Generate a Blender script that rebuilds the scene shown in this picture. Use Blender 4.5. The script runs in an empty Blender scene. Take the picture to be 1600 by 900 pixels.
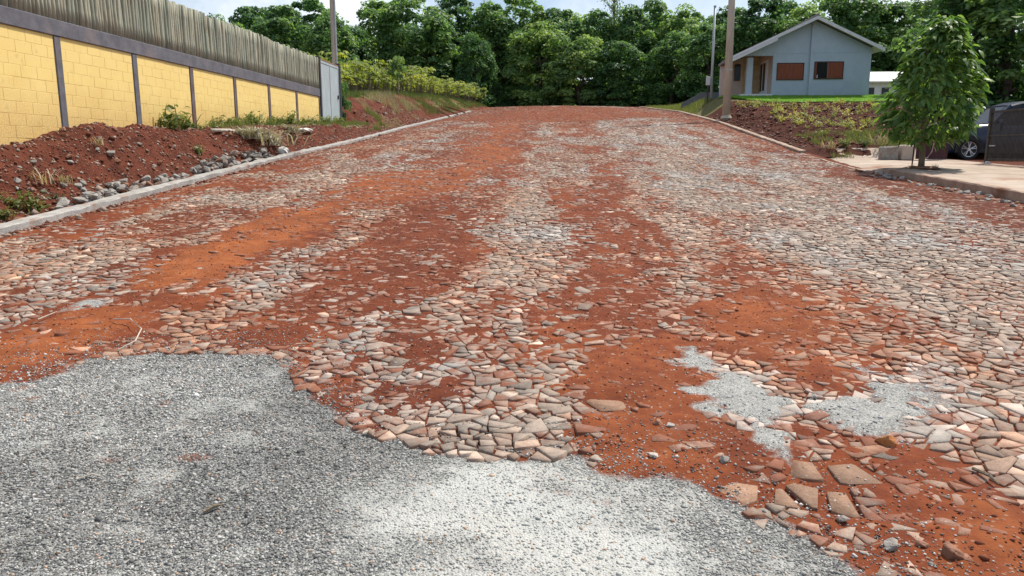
import bpy, bmesh, math, random, time
import numpy as np
from mathutils import Vector, Matrix
T0 = time.time()
R = math.radians
sc = bpy.context.scene
COL = sc.collection
random.seed(7)
rng = np.random.default_rng(11)

# ------------------------------------------------------------------ camera
F = 1180.0; PITCH = R(10.2); YAW = R(3.58); EYE = 1.6      # focal length in pixels of a 1600 px wide frame
cam_d = bpy.data.cameras.new('camera'); cam = bpy.data.objects.new('camera', cam_d); COL.objects.link(cam)
cam_d.sensor_width = 36.0; cam_d.lens = F / 1600 * 36; cam_d.clip_start = 0.05; cam_d.clip_end = 2000
cam.location = (0, 0, EYE); cam.rotation_euler = (R(90) - PITCH, 0, YAW)
sc.camera = cam

# ------------------------------------------------------------------ light
SUN_EL = R(57); SUN_AZ = R(46)                               # azimuth measured from +Y towards +X
w = bpy.data.worlds.new('World'); sc.world = w; w.use_nodes = True
nt = w.node_tree; nt.nodes.clear()
sky = nt.nodes.new('ShaderNodeTexSky'); sky.sky_type = 'NISHITA'; sky.sun_disc = False
sky.sun_elevation = SUN_EL; sky.sun_rotation = SUN_AZ; sky.dust_density = 1.5
tc = nt.nodes.new('ShaderNodeTexCoord')
cn = nt.nodes.new('ShaderNodeTexNoise'); cn.inputs['Scale'].default_value = 3.2; cn.inputs['Detail'].default_value = 7; cn.inputs['Roughness'].default_value = 0.6
cr = nt.nodes.new('ShaderNodeMapRange'); cr.inputs['From Min'].default_value = 0.45; cr.inputs['From Max'].default_value = 0.70
mx = nt.nodes.new('ShaderNodeMix'); mx.data_type = 'RGBA'
mx.inputs['B'].default_value = (8.6, 8.9, 9.3, 1)
bg = nt.nodes.new('ShaderNodeBackground'); bg.inputs['Strength'].default_value = 0.12
wo = nt.nodes.new('ShaderNodeOutputWorld')
L = nt.links.new
L(tc.outputs['Generated'], cn.inputs['Vector']); L(cn.outputs['Fac'], cr.inputs['Value']); L(cr.outputs['Result'], mx.inputs['Factor'])
L(sky.outputs['Color'], mx.inputs['A']); L(mx.outputs['Result'], bg.inputs['Color']); L(bg.outputs['Background'], wo.inputs['Surface'])
sun_d = bpy.data.lights.new('sun', 'SUN'); sun_d.energy = 4.7; sun_d.angle = R(0.6); sun_d.color = (1.0, 0.935, 0.83)
sun = bpy.data.objects.new('sun', sun_d); COL.objects.link(sun)
sd = Vector((math.sin(SUN_AZ) * math.cos(SUN_EL), math.cos(SUN_AZ) * math.cos(SUN_EL), math.sin(SUN_EL)))
sun.rotation_euler = sd.to_track_quat('Z', 'Y').to_euler()
sc.view_settings.view_transform = 'Standard'; sc.view_settings.look = 'None'; sc.view_settings.exposure = 0.24; sc.view_settings.gamma = 1.0
sc.cycles.use_denoising = True
sc.cycles.max_bounces = 6; sc.cycles.transparent_max_bounces = 6

# ------------------------------------------------------------------ helpers
def link(name, data, parent=None, kind=None):
    o = bpy.data.objects.new(name, data); COL.objects.link(o)
    if parent is not None: o.parent = parent
    if kind: o['kind'] = kind
    return o
def tag(o, label, cat, group=None):
    o['label'] = label; o['category'] = cat
    if group: o['group'] = group
    return o
def thing(name, label, cat, loc=(0, 0, 0), rz=0, group=None):
    o = link(name, None); o.location = loc; o.rotation_euler = (0, 0, rz); o.empty_display_size = 0.2
    return tag(o, label, cat, group)
def mesh_big(name, V, faces, mat, col=None, smooth=False, extra=None):
    """V (n,3) array; faces = list of (m,k) index arrays"""
    me = bpy.data.meshes.new(name); V = np.ascontiguousarray(V, dtype=np.float32)
    faces = [np.asarray(f, dtype=np.int32) for f in faces if len(f)]
    loops = np.concatenate([f.ravel() for f in faces]); tot = np.concatenate([np.full(len(f), f.shape[1], np.int32) for f in faces])
    st = np.concatenate([[0], np.cumsum(tot)[:-1]]).astype(np.int32)
    me.vertices.add(len(V)); me.vertices.foreach_set('co', V.ravel())
    me.loops.add(len(loops)); me.loops.foreach_set('vertex_index', loops)
    me.polygons.add(len(tot)); me.polygons.foreach_set('loop_start', st)
    try: me.polygons.foreach_set('loop_total', tot)
    except Exception: pass
    me.update(calc_edges=True)
    if smooth: me.polygons.foreach_set('use_smooth', np.ones(len(tot), bool))
    if col is not None:
        a = me.color_attributes.new('Col', 'FLOAT_COLOR', 'POINT'); a.data.foreach_set('color', np.ascontiguousarray(col, np.float32).ravel())
    if extra is not None:
        a = me.color_attributes.new('Msk', 'FLOAT_COLOR', 'POINT'); a.data.foreach_set('color', np.ascontiguousarray(extra, np.float32).ravel())
    if mat: me.materials.append(mat)
    return me
class MB:
    """collects simple solids into one mesh"""
    def __init__(s): s.v = []; s.f = []
    def add(s, v, f):
        k = len(s.v); s.v += [tuple(p) for p in v]; s.f += [tuple(i + k for i in q) for q in f]; return s
    def box(s, x0, x1, y0, y1, z0, z1):
        return s.add([(x0,y0,z0),(x1,y0,z0),(x1,y1,z0),(x0,y1,z0),(x0,y0,z1),(x1,y0,z1),(x1,y1,z1),(x0,y1,z1)],
                     [(0,3,2,1),(4,5,6,7),(0,1,5,4),(1,2,6,5),(2,3,7,6),(3,0,4,7)])
    def tube(s, pts, rad, n=8, cap=True):
        pts = [Vector(p) for p in pts]; rad = rad if hasattr(rad, '__len__') else [rad] * len(pts)
        v = []; f = []
        for i, p in enumerate(pts):
            d = (pts[min(i+1, len(pts)-1)] - pts[max(i-1, 0)]).normalized()
            a = d.orthogonal().normalized() if abs(d.z) < 0.95 else Vector((1, 0, 0)); a = (a - d * a.dot(d)).normalized(); b = d.cross(a)
            for k in range(n):
                t = 2 * math.pi * k / n; v.append(p + (a * math.cos(t) + b * math.sin(t)) * rad[i])
        for i in range(len(pts) - 1):
            for k in range(n):
                k2 = (k + 1) % n; f.append((i*n+k, i*n+k2, (i+1)*n+k2, (i+1)*n+k))
        if cap: f.append(tuple(range(n))[::-1]); f.append(tuple((len(pts)-1)*n + k for k in range(n)))
        return s.add(v, f)
    def prism(s, poly, y0, y1):        # polygon in (x,z) extruded in y
        n = len(poly)
        v = [(x, y0, z) for x, z in poly] + [(x, y1, z) for x, z in poly]
        f = [tuple(range(n)), tuple(range(2*n-1, n-1, -1))] + [(i, i+n, (i+1) % n + n, (i+1) % n) for i in range(n)]
        return s.add(v, f)
    def mesh(s, name, mat, smooth=False, bevel=0.0):
        me = bpy.data.meshes.new(name); me.from_pydata(s.v, [], s.f)
        bm = bmesh.new(); bm.from_mesh(me)
        bmesh.ops.recalc_face_normals(bm, faces=bm.faces)
        if bevel: bmesh.ops.bevel(bm, geom=list(bm.edges), offset=bevel, segments=1, affect='EDGES', profile=0.5)
        bm.to_mesh(me); bm.free()
        if smooth: me.polygons.foreach_set('use_smooth', [True] * len(me.polygons))
        if mat: me.materials.append(mat)
        return me
    def build(s, name, mat, parent=None, smooth=False, bevel=0.0, kind=None):
        return link(name, s.mesh(name, mat, smooth, bevel), parent, kind)
def copy_tree(o, parent=None):
    c = o.copy(); COL.objects.link(c)
    if parent is not None: c.parent = parent
    for ch in list(o.children): copy_tree(ch, c)
    return c

# value noise
_tab = np.random.default_rng(5).random((8, 256, 256))
def vn(x, y, s=0):
    xi = np.floor(x).astype(int); yi = np.floor(y).astype(int); fx = x - xi; fy = y - yi
    fx = fx*fx*(3-2*fx); fy = fy*fy*(3-2*fy); t = _tab[s % 8]; o = (s // 8) * 37
    g = lambda i, j: t[(i + o) & 255, (j + o*3) & 255]
    return (g(xi,yi)*(1-fx)+g(xi+1,yi)*fx)*(1-fy)+(g(xi,yi+1)*(1-fx)+g(xi+1,yi+1)*fx)*fy
def fbm(x, y, s=0, o=4, g=0.5):
    x = np.asarray(x, float); y = np.asarray(y, float); r = 0; a = 1; n = 0
    for i in range(o):
        r = r + a*vn(x*2**i + 17.3*i, y*2**i + 9.1*i, s+i); n += a; a *= g
    return r / n
def sstep(a, b, x): t = np.clip((x-a)/(b-a), 0, 1); return t*t*(3-2*t)

# ------------------------------------------------------------------ lie of the land
def smooth_profile(k):
    ys = np.arange(-40, 420, 0.25); z = np.interp(ys, [p[0] for p in k], [p[1] for p in k])
    w_ = np.hanning(17); w_ /= w_.sum(); zp = np.pad(z, 8, mode='edge'); return ys, np.convolve(zp, w_, 'valid')
_tail = [(88, 6.5), (96, 6.55), (108, 6.2), (130, 5.0), (200, 4.0), (420, 4.0)]
YS, ZL = smooth_profile([(-40, -0.6), (0, 0), (3, .12), (6, .32), (9, .55), (13, .89), (19, 1.4), (26.4, 1.94), (35.6, 2.7), (48, 3.68), (67, 5.2), (80, 6.15)] + _tail)
_, ZR = smooth_profile([(-40, -0.6), (0, 0), (3, .1), (6, .25), (9, .42), (13.6, .68), (18.7, .98), (21, 1.1), (26.2, 1.55), (32.2, 2.2), (40.2, 3.07), (53.2, 4.25), (67, 5.2), (80, 6.12)] + _tail)
XL, XR = -7.2, 8.05
def zroad(x, y):
    x = np.asarray(x, float); y = np.asarray(y, float)
    t = np.clip((x - XL) / (XR - XL), 0, 1); a = np.interp(y, YS, ZL); b = np.interp(y, YS, ZR)
    cr = 0.16 * sstep(12, 40, y) * (1 - (2*t-1)**2)
    und = (fbm(x/1.6, y/1.8, 2, 3) - 0.5) * 0.07 * sstep(1, 4, y)
    return a*(1-t) + b*t + cr + und
def ray(px, py):
    a = (px-800)/F; b = (450-py)/F; f = math.cos(PITCH)+b*math.sin(PITCH); u = -math.sin(PITCH)+b*math.cos(PITCH)
    return a*math.cos(YAW)-f*math.sin(YAW), a*math.sin(YAW)+f*math.cos(YAW), u
def on_road(px, py):
    """a point of the road surface seen at this place of the photograph"""
    d = ray(px, py); lo, hi = 0.5, 140.0
    g = lambda t: EYE + t*d[2] - float(zroad(t*d[0], t*d[1]))
    ts = np.linspace(1.5, 110, 900); zz = EYE + ts*d[2] - zroad(ts*d[0], ts*d[1]); k = np.where(zz < 0)[0]
    if not len(k): return (100*d[0], 100*d[1])
    lo, hi = ts[max(k[0]-1, 0)], ts[k[0]]
    for _ in range(30):
        m = (lo+hi)/2
        if g(m) > 0: lo = m
        else: hi = m
    return lo*d[0], lo*d[1]
def atX(px, py, X): d = ray(px, py); t = X/d[0]; return X, t*d[1], EYE+t*d[2]
def atY(px, py, Y): d = ray(px, py); t = Y/d[1]; return t*d[0], Y, EYE+t*d[2]
def poly_sd(poly, x, y):
    """signed distance (positive inside) of points to a polygon"""
    P = np.array(poly, float); x = np.asarray(x, float); y = np.asarray(y, float); best = np.full(x.shape, 1e9); ins = np.zeros(x.shape, bool)
    for i in range(len(P)):
        ax, ay = P[i-1]; bx, by = P[i]; dx, dy = bx-ax, by-ay
        t = np.clip(((x-ax)*dx+(y-ay)*dy)/(dx*dx+dy*dy+1e-12), 0, 1); best = np.minimum(best, np.hypot(x-ax-t*dx, y-ay-t*dy))
        c = ((ay > y) != (by > y)); ins ^= c & (x < dx*(y-ay)/(dy if abs(dy) > 1e-12 else 1e-12)+ax)
    return np.where(ins, best, -best)
def rp(*pts): return [on_road(*p) for p in pts]
_zw = ([5, 11, 12, 13.2, 15, 17, 19, 24, 28.5, 31.3, 33], [1.45, 1.66, 1.75, 2.05, 2.12, 2.13, 2.2, 2.42, 2.58, 2.66, 2.75])
def zbank(x, y):
    """left of the road: soil heap below the wall, then the berm of the crop field"""
    x = np.asarray(x, float); y = np.asarray(y, float); zk = np.interp(y, YS, ZL)
    zw = np.interp(y, *_zw); t = np.clip((-7.38 - x)/1.6, 0, 1.4)
    near = 1 - sstep(17.5, 20.5, y)
    s = near*sstep(0.08, 0.80, t) + (1-near)*sstep(0.0, 0.50, t)
    z = zk - 0.02 + (zw - 0.10*near - zk)*s + near*0.10*np.exp(-((t-0.72)/0.2)**2)*(0.5+fbm(y/0.9, x*0+1, 3, 2))
    rise = 1.42 - 0.75*sstep(45, 85, y); up = zk + rise*sstep(0.0, 1.0, (-7.45 - x)/(2.4+0.6*fbm(y/4, y*0, 4, 2))) + 0.12*sstep(0, 8, -10.5-x)
    k = sstep(31.6, 34.5, y - 0.25*(x+9))
    far_in = sstep(-9.2, -9.6, x)*0
    z = z*(1-k) + up*k
    return z + far_in
def zlot(x, y):
    """right of the road: pavement and drive, then the tilled slope and lawn"""
    x = np.asarray(x, float); y = np.asarray(y, float); ze = np.interp(y, YS, ZR)
    pav = np.interp(y, [0, 13.6, 20, 24, 27], [0.15, 0.86, 1.18, 1.27, 1.42])
    lot = np.interp(y, [27, 44.6, 49.3, 60, 75, 110], [1.78, 4.36, 5.03, 5.25, 5.6, 5.6])
    t = sstep(8.15, 10.2, x); hill = ze*(1-t) + np.maximum(lot, ze)*t
    k = sstep(26.3, 27.6, y)
    return pav*(1-k) + hill*k

# ------------------------------------------------------------------ materials
def mat(name, fn):
    m = bpy.data.materials.new(name); m.use_nodes = True; t = m.node_tree; b = t.nodes['Principled BSDF']; b.inputs['Roughness'].default_value = 0.9
    b.inputs['Specular IOR Level'].default_value = 0.3
    fn(t, b); return m
def N(t, typ, **kw):
    n = t.nodes.new('ShaderNode' + typ)
    for k, v in kw.items():
        if k in n.inputs: n.inputs[k].default_value = v
        else: setattr(n, k, v)
    return n
def pos(t, scale=(1, 1, 1), src='Position'):
    g = N(t, 'NewGeometry') if src == 'Position' else N(t, 'TexCoord'); m = N(t, 'Mapping'); m.inputs['Scale'].default_value = scale
    t.links.new(g.outputs[src], m.inputs['Vector']); return m.outputs['Vector']
def noise(t, vec, scale, detail=4, rough=0.55, lo=None, hi=None):
    n = N(t, 'TexNoise'); n.inputs['Scale'].default_value = scale; n.inputs['Detail'].default_value = detail; n.inputs['Roughness'].default_value = rough
    t.links.new(vec, n.inputs['Vector']); o = n.outputs['Fac']
    if lo is not None: o = remap(t, o, lo, hi)
    return o
def remap(t, o, lo, hi, a=0.0, b=1.0):
    r = N(t, 'MapRange'); r.inputs['From Min'].default_value = lo; r.inputs['From Max'].default_value = hi; r.inputs['To Min'].default_value = a; r.inputs['To Max'].default_value = b
    t.links.new(o, r.inputs['Value']); return r.outputs['Result']
def mix(t, f, a, b, mode='MIX'):
    m = N(t, 'Mix', data_type='RGBA', blend_type=mode)
    for s, v in (('Factor', f), ('A', a), ('B', b)):
        if hasattr(v, 'is_linked'): t.links.new(v, m.inputs[s])
        elif s == 'Factor': m.inputs['Factor'].default_value = v
        else: m.inputs[s].default_value = tuple(v) + (1,) if len(v) == 3 else v
    return m.outputs['Result']
def mth(t, op, a, b=0.0):
    m = N(t, 'Math', operation=op)
    for i, v in enumerate((a, b)):
        if hasattr(v, 'is_linked'): t.links.new(v, m.inputs[i])
        else: m.inputs[i].default_value = v
    return m.outputs[0]
def bump(t, b, h, strength=0.4, dist=0.02):
    n = N(t, 'Bump'); n.inputs['Strength'].default_value = strength; n.inputs['Distance'].default_value = dist
    t.links.new(h, n.inputs['Height']); t.links.new(n.outputs['Normal'], b.inputs['Normal'])
def attr(t, name='Col'): a = N(t, 'Attribute', attribute_name=name); return a
def setc(t, b, o): t.links.new(o, b.inputs['Base Color'])

SOIL_D = (0.078, 0.020, 0.011); SOIL_M = (0.180, 0.045, 0.017); SOIL_O = (0.330, 0.104, 0.032)
def m_road(t, b):
    p = pos(t); a = attr(t, 'Msk'); s = N(t, 'SeparateColor'); t.links.new(a.outputs['Color'], s.inputs['Color'])
    n1 = noise(t, p, 9, 6, 0.62); n2 = noise(t, p, 70, 4, 0.6); n3 = noise(t, p, 2.1, 4, 0.6)
    o = mth(t, 'ADD', s.outputs['Red'], mth(t, 'MULTIPLY', mth(t, 'SUBTRACT', n1, 0.5), 1.1))
    c = mix(t, remap(t, o, 0.05, 0.5), SOIL_D, SOIL_M); c = mix(t, remap(t, o, 0.5, 1.05), c, SOIL_O)
    c = mix(t, remap(t, n2, 0.45, 0.8, 0, 0.4), c, (0.27, 0.085, 0.036), 'MIX'); c = mix(t, remap(t, n3, 0.35, 0.65, 0.45, 0.0), c, SOIL_D)
    # stone chips trodden into the soil
    v = N(t, 'TexVoronoi', feature='F1'); v.inputs['Scale'].default_value = 38; t.links.new(p, v.inputs['Vector'])
    sv = N(t, 'SeparateColor'); t.links.new(v.outputs['Color'], sv.inputs['Color'])
    chip = mth(t, 'MULTIPLY', remap(t, sv.outputs['Red'], 0.80, 0.86), remap(t, v.outputs['Distance'], 0.42, 0.28))
    c = mix(t, mth(t, 'MULTIPLY', chip, 0.55), c, (0.34, 0.21, 0.15))
    g = mth(t, 'ADD', s.outputs['Green'], mth(t, 'MULTIPLY', mth(t, 'SUBTRACT', n1, 0.5), 0.75)); gm = remap(t, g, 0.36, 0.66)
    v2 = N(t, 'TexVoronoi', feature='F1'); v2.inputs['Scale'].default_value = 105; t.links.new(p, v2.inputs['Vector'])
    s2 = N(t, 'SeparateColor'); t.links.new(v2.outputs['Color'], s2.inputs['Color'])
    gc = mix(t, remap(t, s2.outputs['Green'], 0.1, 0.95), (0.12, 0.128, 0.13), (0.43, 0.435, 0.42)); gc = mix(t, 1.0, gc, mix(t, s.outputs['Red'], (0.78, 0.76, 0.74), (1.22, 1.2, 1.17)), 'MULTIPLY')
    gc = mix(t, remap(t, v2.outputs['Distance'], 0.45, 0.85), gc, (0.09, 0.09, 0.09))
    pw = remap(t, mth(t, 'ADD', s.outputs['Blue'], mth(t, 'MULTIPLY', mth(t, 'SUBTRACT', n1, 0.5), 1.0)), 0.15, 1.05)
    gc = mix(t, mth(t, 'MULTIPLY', pw, 0.85), gc, mix(t, n3, (0.56, 0.53, 0.46), (0.47, 0.50, 0.50)))
    c = mix(t, gm, c, gc); tint = remap(t, mth(t, 'ADD', a.outputs['Alpha'], mth(t, 'MULTIPLY', mth(t, 'SUBTRACT', n1, 0.5), 0.9)), 0.25, 0.7); c = mix(t, mth(t, 'MULTIPLY', tint, 0.8), c, (0.20, 0.07, 0.035)); setc(t, b, c)
    h = mth(t, 'ADD', mth(t, 'MULTIPLY', n2, 0.35), mth(t, 'MULTIPLY', n1, 0.6)); h = mth(t, 'ADD', h, mth(t, 'MULTIPLY', chip, 0.3))
    h = mth(t, 'ADD', h, mth(t, 'MULTIPLY', mth(t, 'MULTIPLY', v2.outputs['Distance'], gm), -0.5))
    bump(t, b, h, 0.7, 0.02); b.inputs['Roughness'].default_value = 0.95; b.inputs['Specular IOR Level'].default_value = 0.15
M_ROAD = mat('road_soil', m_road)
def m_stone(t, b):
    p = pos(t); a = attr(t); n1 = noise(t, p, 26, 6, 0.65); n2 = noise(t, p, 110, 4, 0.6); n3 = noise(t, p, 6, 3)
    c = mix(t, remap(t, n1, 0.3, 0.75), mix(t, 1.0, a.outputs['Color'], (0.70, 0.68, 0.68), 'MULTIPLY'), mix(t, 1.0, a.outputs['Color'], (1.22, 1.19, 1.14), 'MULTIPLY'))
    c = mix(t, remap(t, n2, 0.35, 0.8, 0, 0.30), c, (0.50, 0.42, 0.36))
    d = mth(t, 'ADD', a.outputs['Alpha'], mth(t, 'MULTIPLY', mth(t, 'SUBTRACT', noise(t, p, 14, 5, 0.6), 0.5), 1.5))
    c = mix(t, remap(t, d, 0.35, 0.85, 0, 0.9), c, mix(t, n3, (0.105, 0.032, 0.018), (0.29, 0.095, 0.042))); setc(t, b, c)
    bump(t, b, mth(t, 'ADD', mth(t, 'MULTIPLY', n1, 0.8), mth(t, 'MULTIPLY', n2, 0.3)), 0.55, 0.012); b.inputs['Roughness'].default_value = 0.8
M_STONE = mat('paving_basalt', m_stone)
def m_vcol(t, b):
    a = attr(t); n = noise(t, pos(t), 60, 3); setc(t, b, mix(t, remap(t, n, 0.3, 0.7, 0, 0.5), a.outputs['Color'], mix(t, 1.0, a.outputs['Color'], (0.65, 0.65, 0.65), 'MULTIPLY')))
M_VCOL = mat('crushed_stone', m_vcol)
def m_bank(t, b, k=1.0):
    p = pos(t); n1 = noise(t, p, 3.2, 6, 0.65); n2 = noise(t, p, 28, 5, 0.65); a = attr(t, 'Msk'); s = N(t, 'SeparateColor'); t.links.new(a.outputs['Color'], s.inputs['Color'])
    c = mix(t, remap(t, n1, 0.35, 0.68), tuple(v*k for v in (0.060, 0.018, 0.012)), tuple(v*k for v in (0.160, 0.045, 0.025))); c = mix(t, remap(t, n2, 0.45, 0.75, 0, 0.55), c, tuple(v*k for v in (0.25, 0.10, 0.06)))
    gr = remap(t, mth(t, 'ADD', s.outputs['Green'], mth(t, 'MULTIPLY', mth(t, 'SUBTRACT', n2, 0.5), 0.9)), 0.4, 0.65)
    c = mix(t, mth(t, 'MULTIPLY', gr, 0.85), c, mix(t, n1, (0.10, 0.13, 0.04), (0.22, 0.20, 0.09)))
    setc(t, b, c); bump(t, b, mth(t, 'ADD', n2, mth(t, 'MULTIPLY', noise(t, p, 90, 3), 0.4)), 0.8, 0.05); b.inputs['Specular IOR Level'].default_value = 0.1
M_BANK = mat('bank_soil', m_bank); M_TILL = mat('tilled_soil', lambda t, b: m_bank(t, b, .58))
def m_simple(c1, c2, sc_=(1, 1, 1), ns=8, rough=0.85, bs=0.3, bd=0.01, c3=None, spec=0.25, metal=0.0, lo=0.35, hi=0.7):
    def fn(t, b):
        p = pos(t, sc_); n1 = noise(t, p, ns, 6, 0.6); n2 = noise(t, p, ns*6, 4, 0.6); c = mix(t, remap(t, n1, lo, hi), c1, c2)
        if c3 is not None: c = mix(t, remap(t, noise(t, p, ns*0.37, 5, 0.65), 0.55, 0.72), c, c3)
        c = mix(t, remap(t, n2, 0.3, 0.75, 0, 0.25), c, mix(t, 1.0, c, (0.55, 0.55, 0.55), 'MULTIPLY')); setc(t, b, c)
        bump(t, b, mth(t, 'ADD', n2, n1), bs, bd); b.inputs['Roughness'].default_value = rough; b.inputs['Specular IOR Level'].default_value = spec; b.inputs['Metallic'].default_value = metal
    return fn
M_KERB = mat('kerb_concrete', m_simple((0.29, 0.28, 0.26), (0.44, 0.43, 0.41), ns=6, bs=0.8, c3=(0.27, 0.15, 0.10)))
M_KERB2 = mat('kerb_stained_concrete', m_simple((0.30, 0.20, 0.14), (0.46, 0.36, 0.28), ns=3, bs=0.6, c3=(0.20, 0.09, 0.05)))
M_PAVE = mat('drive_concrete', m_simple((0.33, 0.25, 0.19), (0.50, 0.42, 0.34), ns=1.3, bs=0.5, bd=0.02, c3=(0.26, 0.12, 0.07)))
def m_yellow(t, b):
    p = pos(t); n1 = noise(t, p, 1.6, 6, 0.6); n2 = noise(t, p, 45, 4, 0.65); st = noise(t, pos(t, (3, 3.4, 0.9)), 2.4, 6, 0.7, 0.62, 0.74)
    c = mix(t, n1, (0.76, 0.56, 0.185), (0.84, 0.66, 0.27)); c = mix(t, mth(t, 'MULTIPLY', st, 0.6), c, (0.36, 0.26, 0.11)); c = mix(t, mth(t, 'MULTIPLY', noise(t, pos(t, (1, 1.6, 1)), 3.3, 5, 0.7, 0.62, 0.70), 0.35), c, (0.33, 0.27, 0.15))
    c = mix(t, remap(t, n2, 0.5, 0.8, 0, 0.35), c, (0.50, 0.36, 0.12))
    # splash of red soil low on the wall
    z = N(t, 'SeparateXYZ'); g = N(t, 'NewGeometry'); t.links.new(g.outputs['Position'], z.inputs['Vector'])
    lowz = remap(t, mth(t, 'SUBTRACT', mth(t, 'ADD', z.outputs['Z'], mth(t, 'MULTIPLY', n1, 0.6)), mth(t, 'MULTIPLY', z.outputs['Y'], 0.025)), 2.85, 2.0)
    c = mix(t, mth(t, 'MULTIPLY', mth(t, 'MULTIPLY', lowz, remap(t, n2, .3, .6)), 0.6), c, (0.38, 0.19, 0.08))
    setc(t, b, c); bump(t, b, mth(t, 'ADD', n2, n1), 0.35, 0.005); b.inputs['Roughness'].default_value = 0.75
M_YEL = mat('yellow_painted_block', m_yellow)
M_BEAM = mat('slate_painted_concrete', m_simple((0.105, 0.105, 0.125), (0.165, 0.165, 0.19), ns=4, bs=0.5, c3=(0.19, 0.165, 0.17)))
M_POSTB = mat('stained_painted_concrete', m_simple((0.11, 0.085, 0.095), (0.17, 0.145, 0.155), ns=4, bs=0.5, c3=(0.15, 0.07, 0.045)))
def m_log(t, b):
    oi = N(t, 'ObjectInfo'); p = pos(t, (1, 1, 0.12)); n1 = noise(t, p, 26, 6, 0.65); n2 = noise(t, pos(t, (1, 1, 0.5)), 3.2, 5, 0.6)
    c = mix(t, oi.outputs['Random'], (0.28, 0.31, 0.245), (0.45, 0.44, 0.34)); c = mix(t, remap(t, n2, 0.5, 0.75, 0, 0.6), c, (0.30, 0.22, 0.14))
    c = mix(t, remap(t, n1, 0.40, 0.75), c, mix(t, 1.0, c, (0.5, 0.5, 0.5), 'MULTIPLY')); setc(t, b, c); bump(t, b, n1, 0.6, 0.01)
M_LOG = mat('treated_pine_log', m_log)
def m_leaf(c1, c2, c3, trans=0.4, rough=0.5):
    def fn(t, b):
        a = attr(t); s = N(t, 'SeparateColor'); t.links.new(a.outputs['Color'], s.inputs['Color']); oi = N(t, 'ObjectInfo')
        c = mix(t, s.outputs['Red'], c1, c2); c = mix(t, mth(t, 'MULTIPLY', s.outputs['Green'], 0.7), c, c3)
        hs = N(t, 'HueSaturation'); t.links.new(c, hs.inputs['Color']); t.links.new(remap(t, oi.outputs['Random'], 0, 1, 0.68, 1.4), hs.inputs['Value'])
        t.links.new(remap(t, oi.outputs['Random'], 0, 1, 0.53, 0.475), hs.inputs['Hue']); c = hs.outputs['Color']
        setc(t, b, c); b.inputs['Roughness'].default_value = rough; b.inputs['Specular IOR Level'].default_value = 0.3
        tr = N(t, 'BsdfTranslucent'); t.links.new(mix(t, 1.0, c, (1.5, 1.5, 0.7), 'MULTIPLY'), tr.inputs['Color'])
        ms = N(t, 'MixShader'); ms.inputs[0].default_value = trans; out = t.nodes['Material Output']
        t.links.new(b.outputs[0], ms.inputs[1]); t.links.new(tr.outputs[0], ms.inputs[2]); t.links.new(ms.outputs[0], out.inputs['Surface'])
    return fn
M_FOREST = mat('forest_leaves', m_leaf((0.062, 0.135, 0.068), (0.140, 0.265, 0.094), (0.23, 0.34, 0.11), 0.48))
M_TREE = mat('broad_leaves', m_leaf((0.046, 0.115, 0.040), (0.100, 0.205, 0.052), (0.20, 0.31, 0.070), 0.46, 0.45))
M_CROP = mat('crop_leaves', m_leaf((0.15, 0.20, 0.035), (0.23, 0.28, 0.055), (0.27, 0.31, 0.08), 0.45))
M_SEED = mat('seedling_leaves', m_leaf((0.22, 0.24, 0.06), (0.32, 0.33, 0.10), (0.40, 0.38, 0.16), 0.4))
M_WEED = mat('weed_leaves', m_leaf((0.075, 0.115, 0.035), (0.14, 0.18, 0.06), (0.24, 0.22, 0.10), 0.35))
M_DRY = mat('dry_stalks', m_leaf((0.30, 0.25, 0.16), (0.42, 0.36, 0.25), (0.52, 0.47, 0.38), 0.25, 0.8))
M_PALE = mat('bleached_fronds', m_leaf((0.36, 0.33, 0.28), (0.52, 0.49, 0.43), (0.62, 0.60, 0.55), 0.2, 0.8))
M_LAWN = mat('lawn_blades', m_leaf((0.11, 0.25, 0.03), (0.17, 0.34, 0.04), (0.23, 0.37, 0.07), 0.4))
M_BARK = mat('bark', m_simple((0.06, 0.047, 0.037), (0.125, 0.10, 0.08), (1, 1, 0.25), ns=12, bs=0.8, bd=0.03))
M_BARK2 = mat('pale_bark', m_simple((0.16, 0.13, 0.09), (0.26, 0.22, 0.16), (1, 1, 0.3), ns=14, bs=0.7, bd=0.02))
M_POLE = mat('weathered_pole_concrete', m_simple((0.50, 0.45, 0.35), (0.62, 0.57, 0.46), (1, 1, 0.2), ns=5, bs=0.5, c3=(0.36, 0.30, 0.23)))
M_GALV = mat('galvanised_steel', m_simple((0.40, 0.43, 0.44), (0.52, 0.55, 0.56), ns=3, rough=0.5, bs=0.1, metal=0.3))
M_BLUE = mat('blue_grey_render', m_simple((0.41, 0.49, 0.59), (0.46, 0.54, 0.64), ns=2.0, bs=0.5, bd=0.006))
M_WHITE = mat('white_painted_wood', m_simple((0.62, 0.63, 0.64), (0.74, 0.75, 0.76), ns=3, bs=0.2))
M_SHUT = mat('red_stained_shutter', m_simple((0.21, 0.058, 0.030), (0.30, 0.085, 0.045), (9, 9, 0.7), ns=3, rough=0.6, bs=0.3))
M_DARKW = mat('dark_wood', m_simple((0.07, 0.033, 0.022), (0.11, 0.055, 0.036), (1, 1, 0.3), ns=8, rough=0.6))
M_TANST = mat('sandstone_cladding', m_simple((0.42, 0.30, 0.16), (0.58, 0.44, 0.26), (1, 1, 2), ns=3.5, bs=0.6, bd=0.03))
M_PINK = mat('pinkish_render', m_simple((0.48, 0.39, 0.32), (0.55, 0.45, 0.38), ns=2, bs=0.3))
M_TILE = mat('roof_tile', m_simple((0.20, 0.18, 0.17), (0.32, 0.30, 0.29), ns=5, bs=0.5, bd=0.03))
M_VOID = mat('dark_room', m_simple((0.012, 0.012, 0.014), (0.02, 0.02, 0.022), ns=2))
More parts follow.
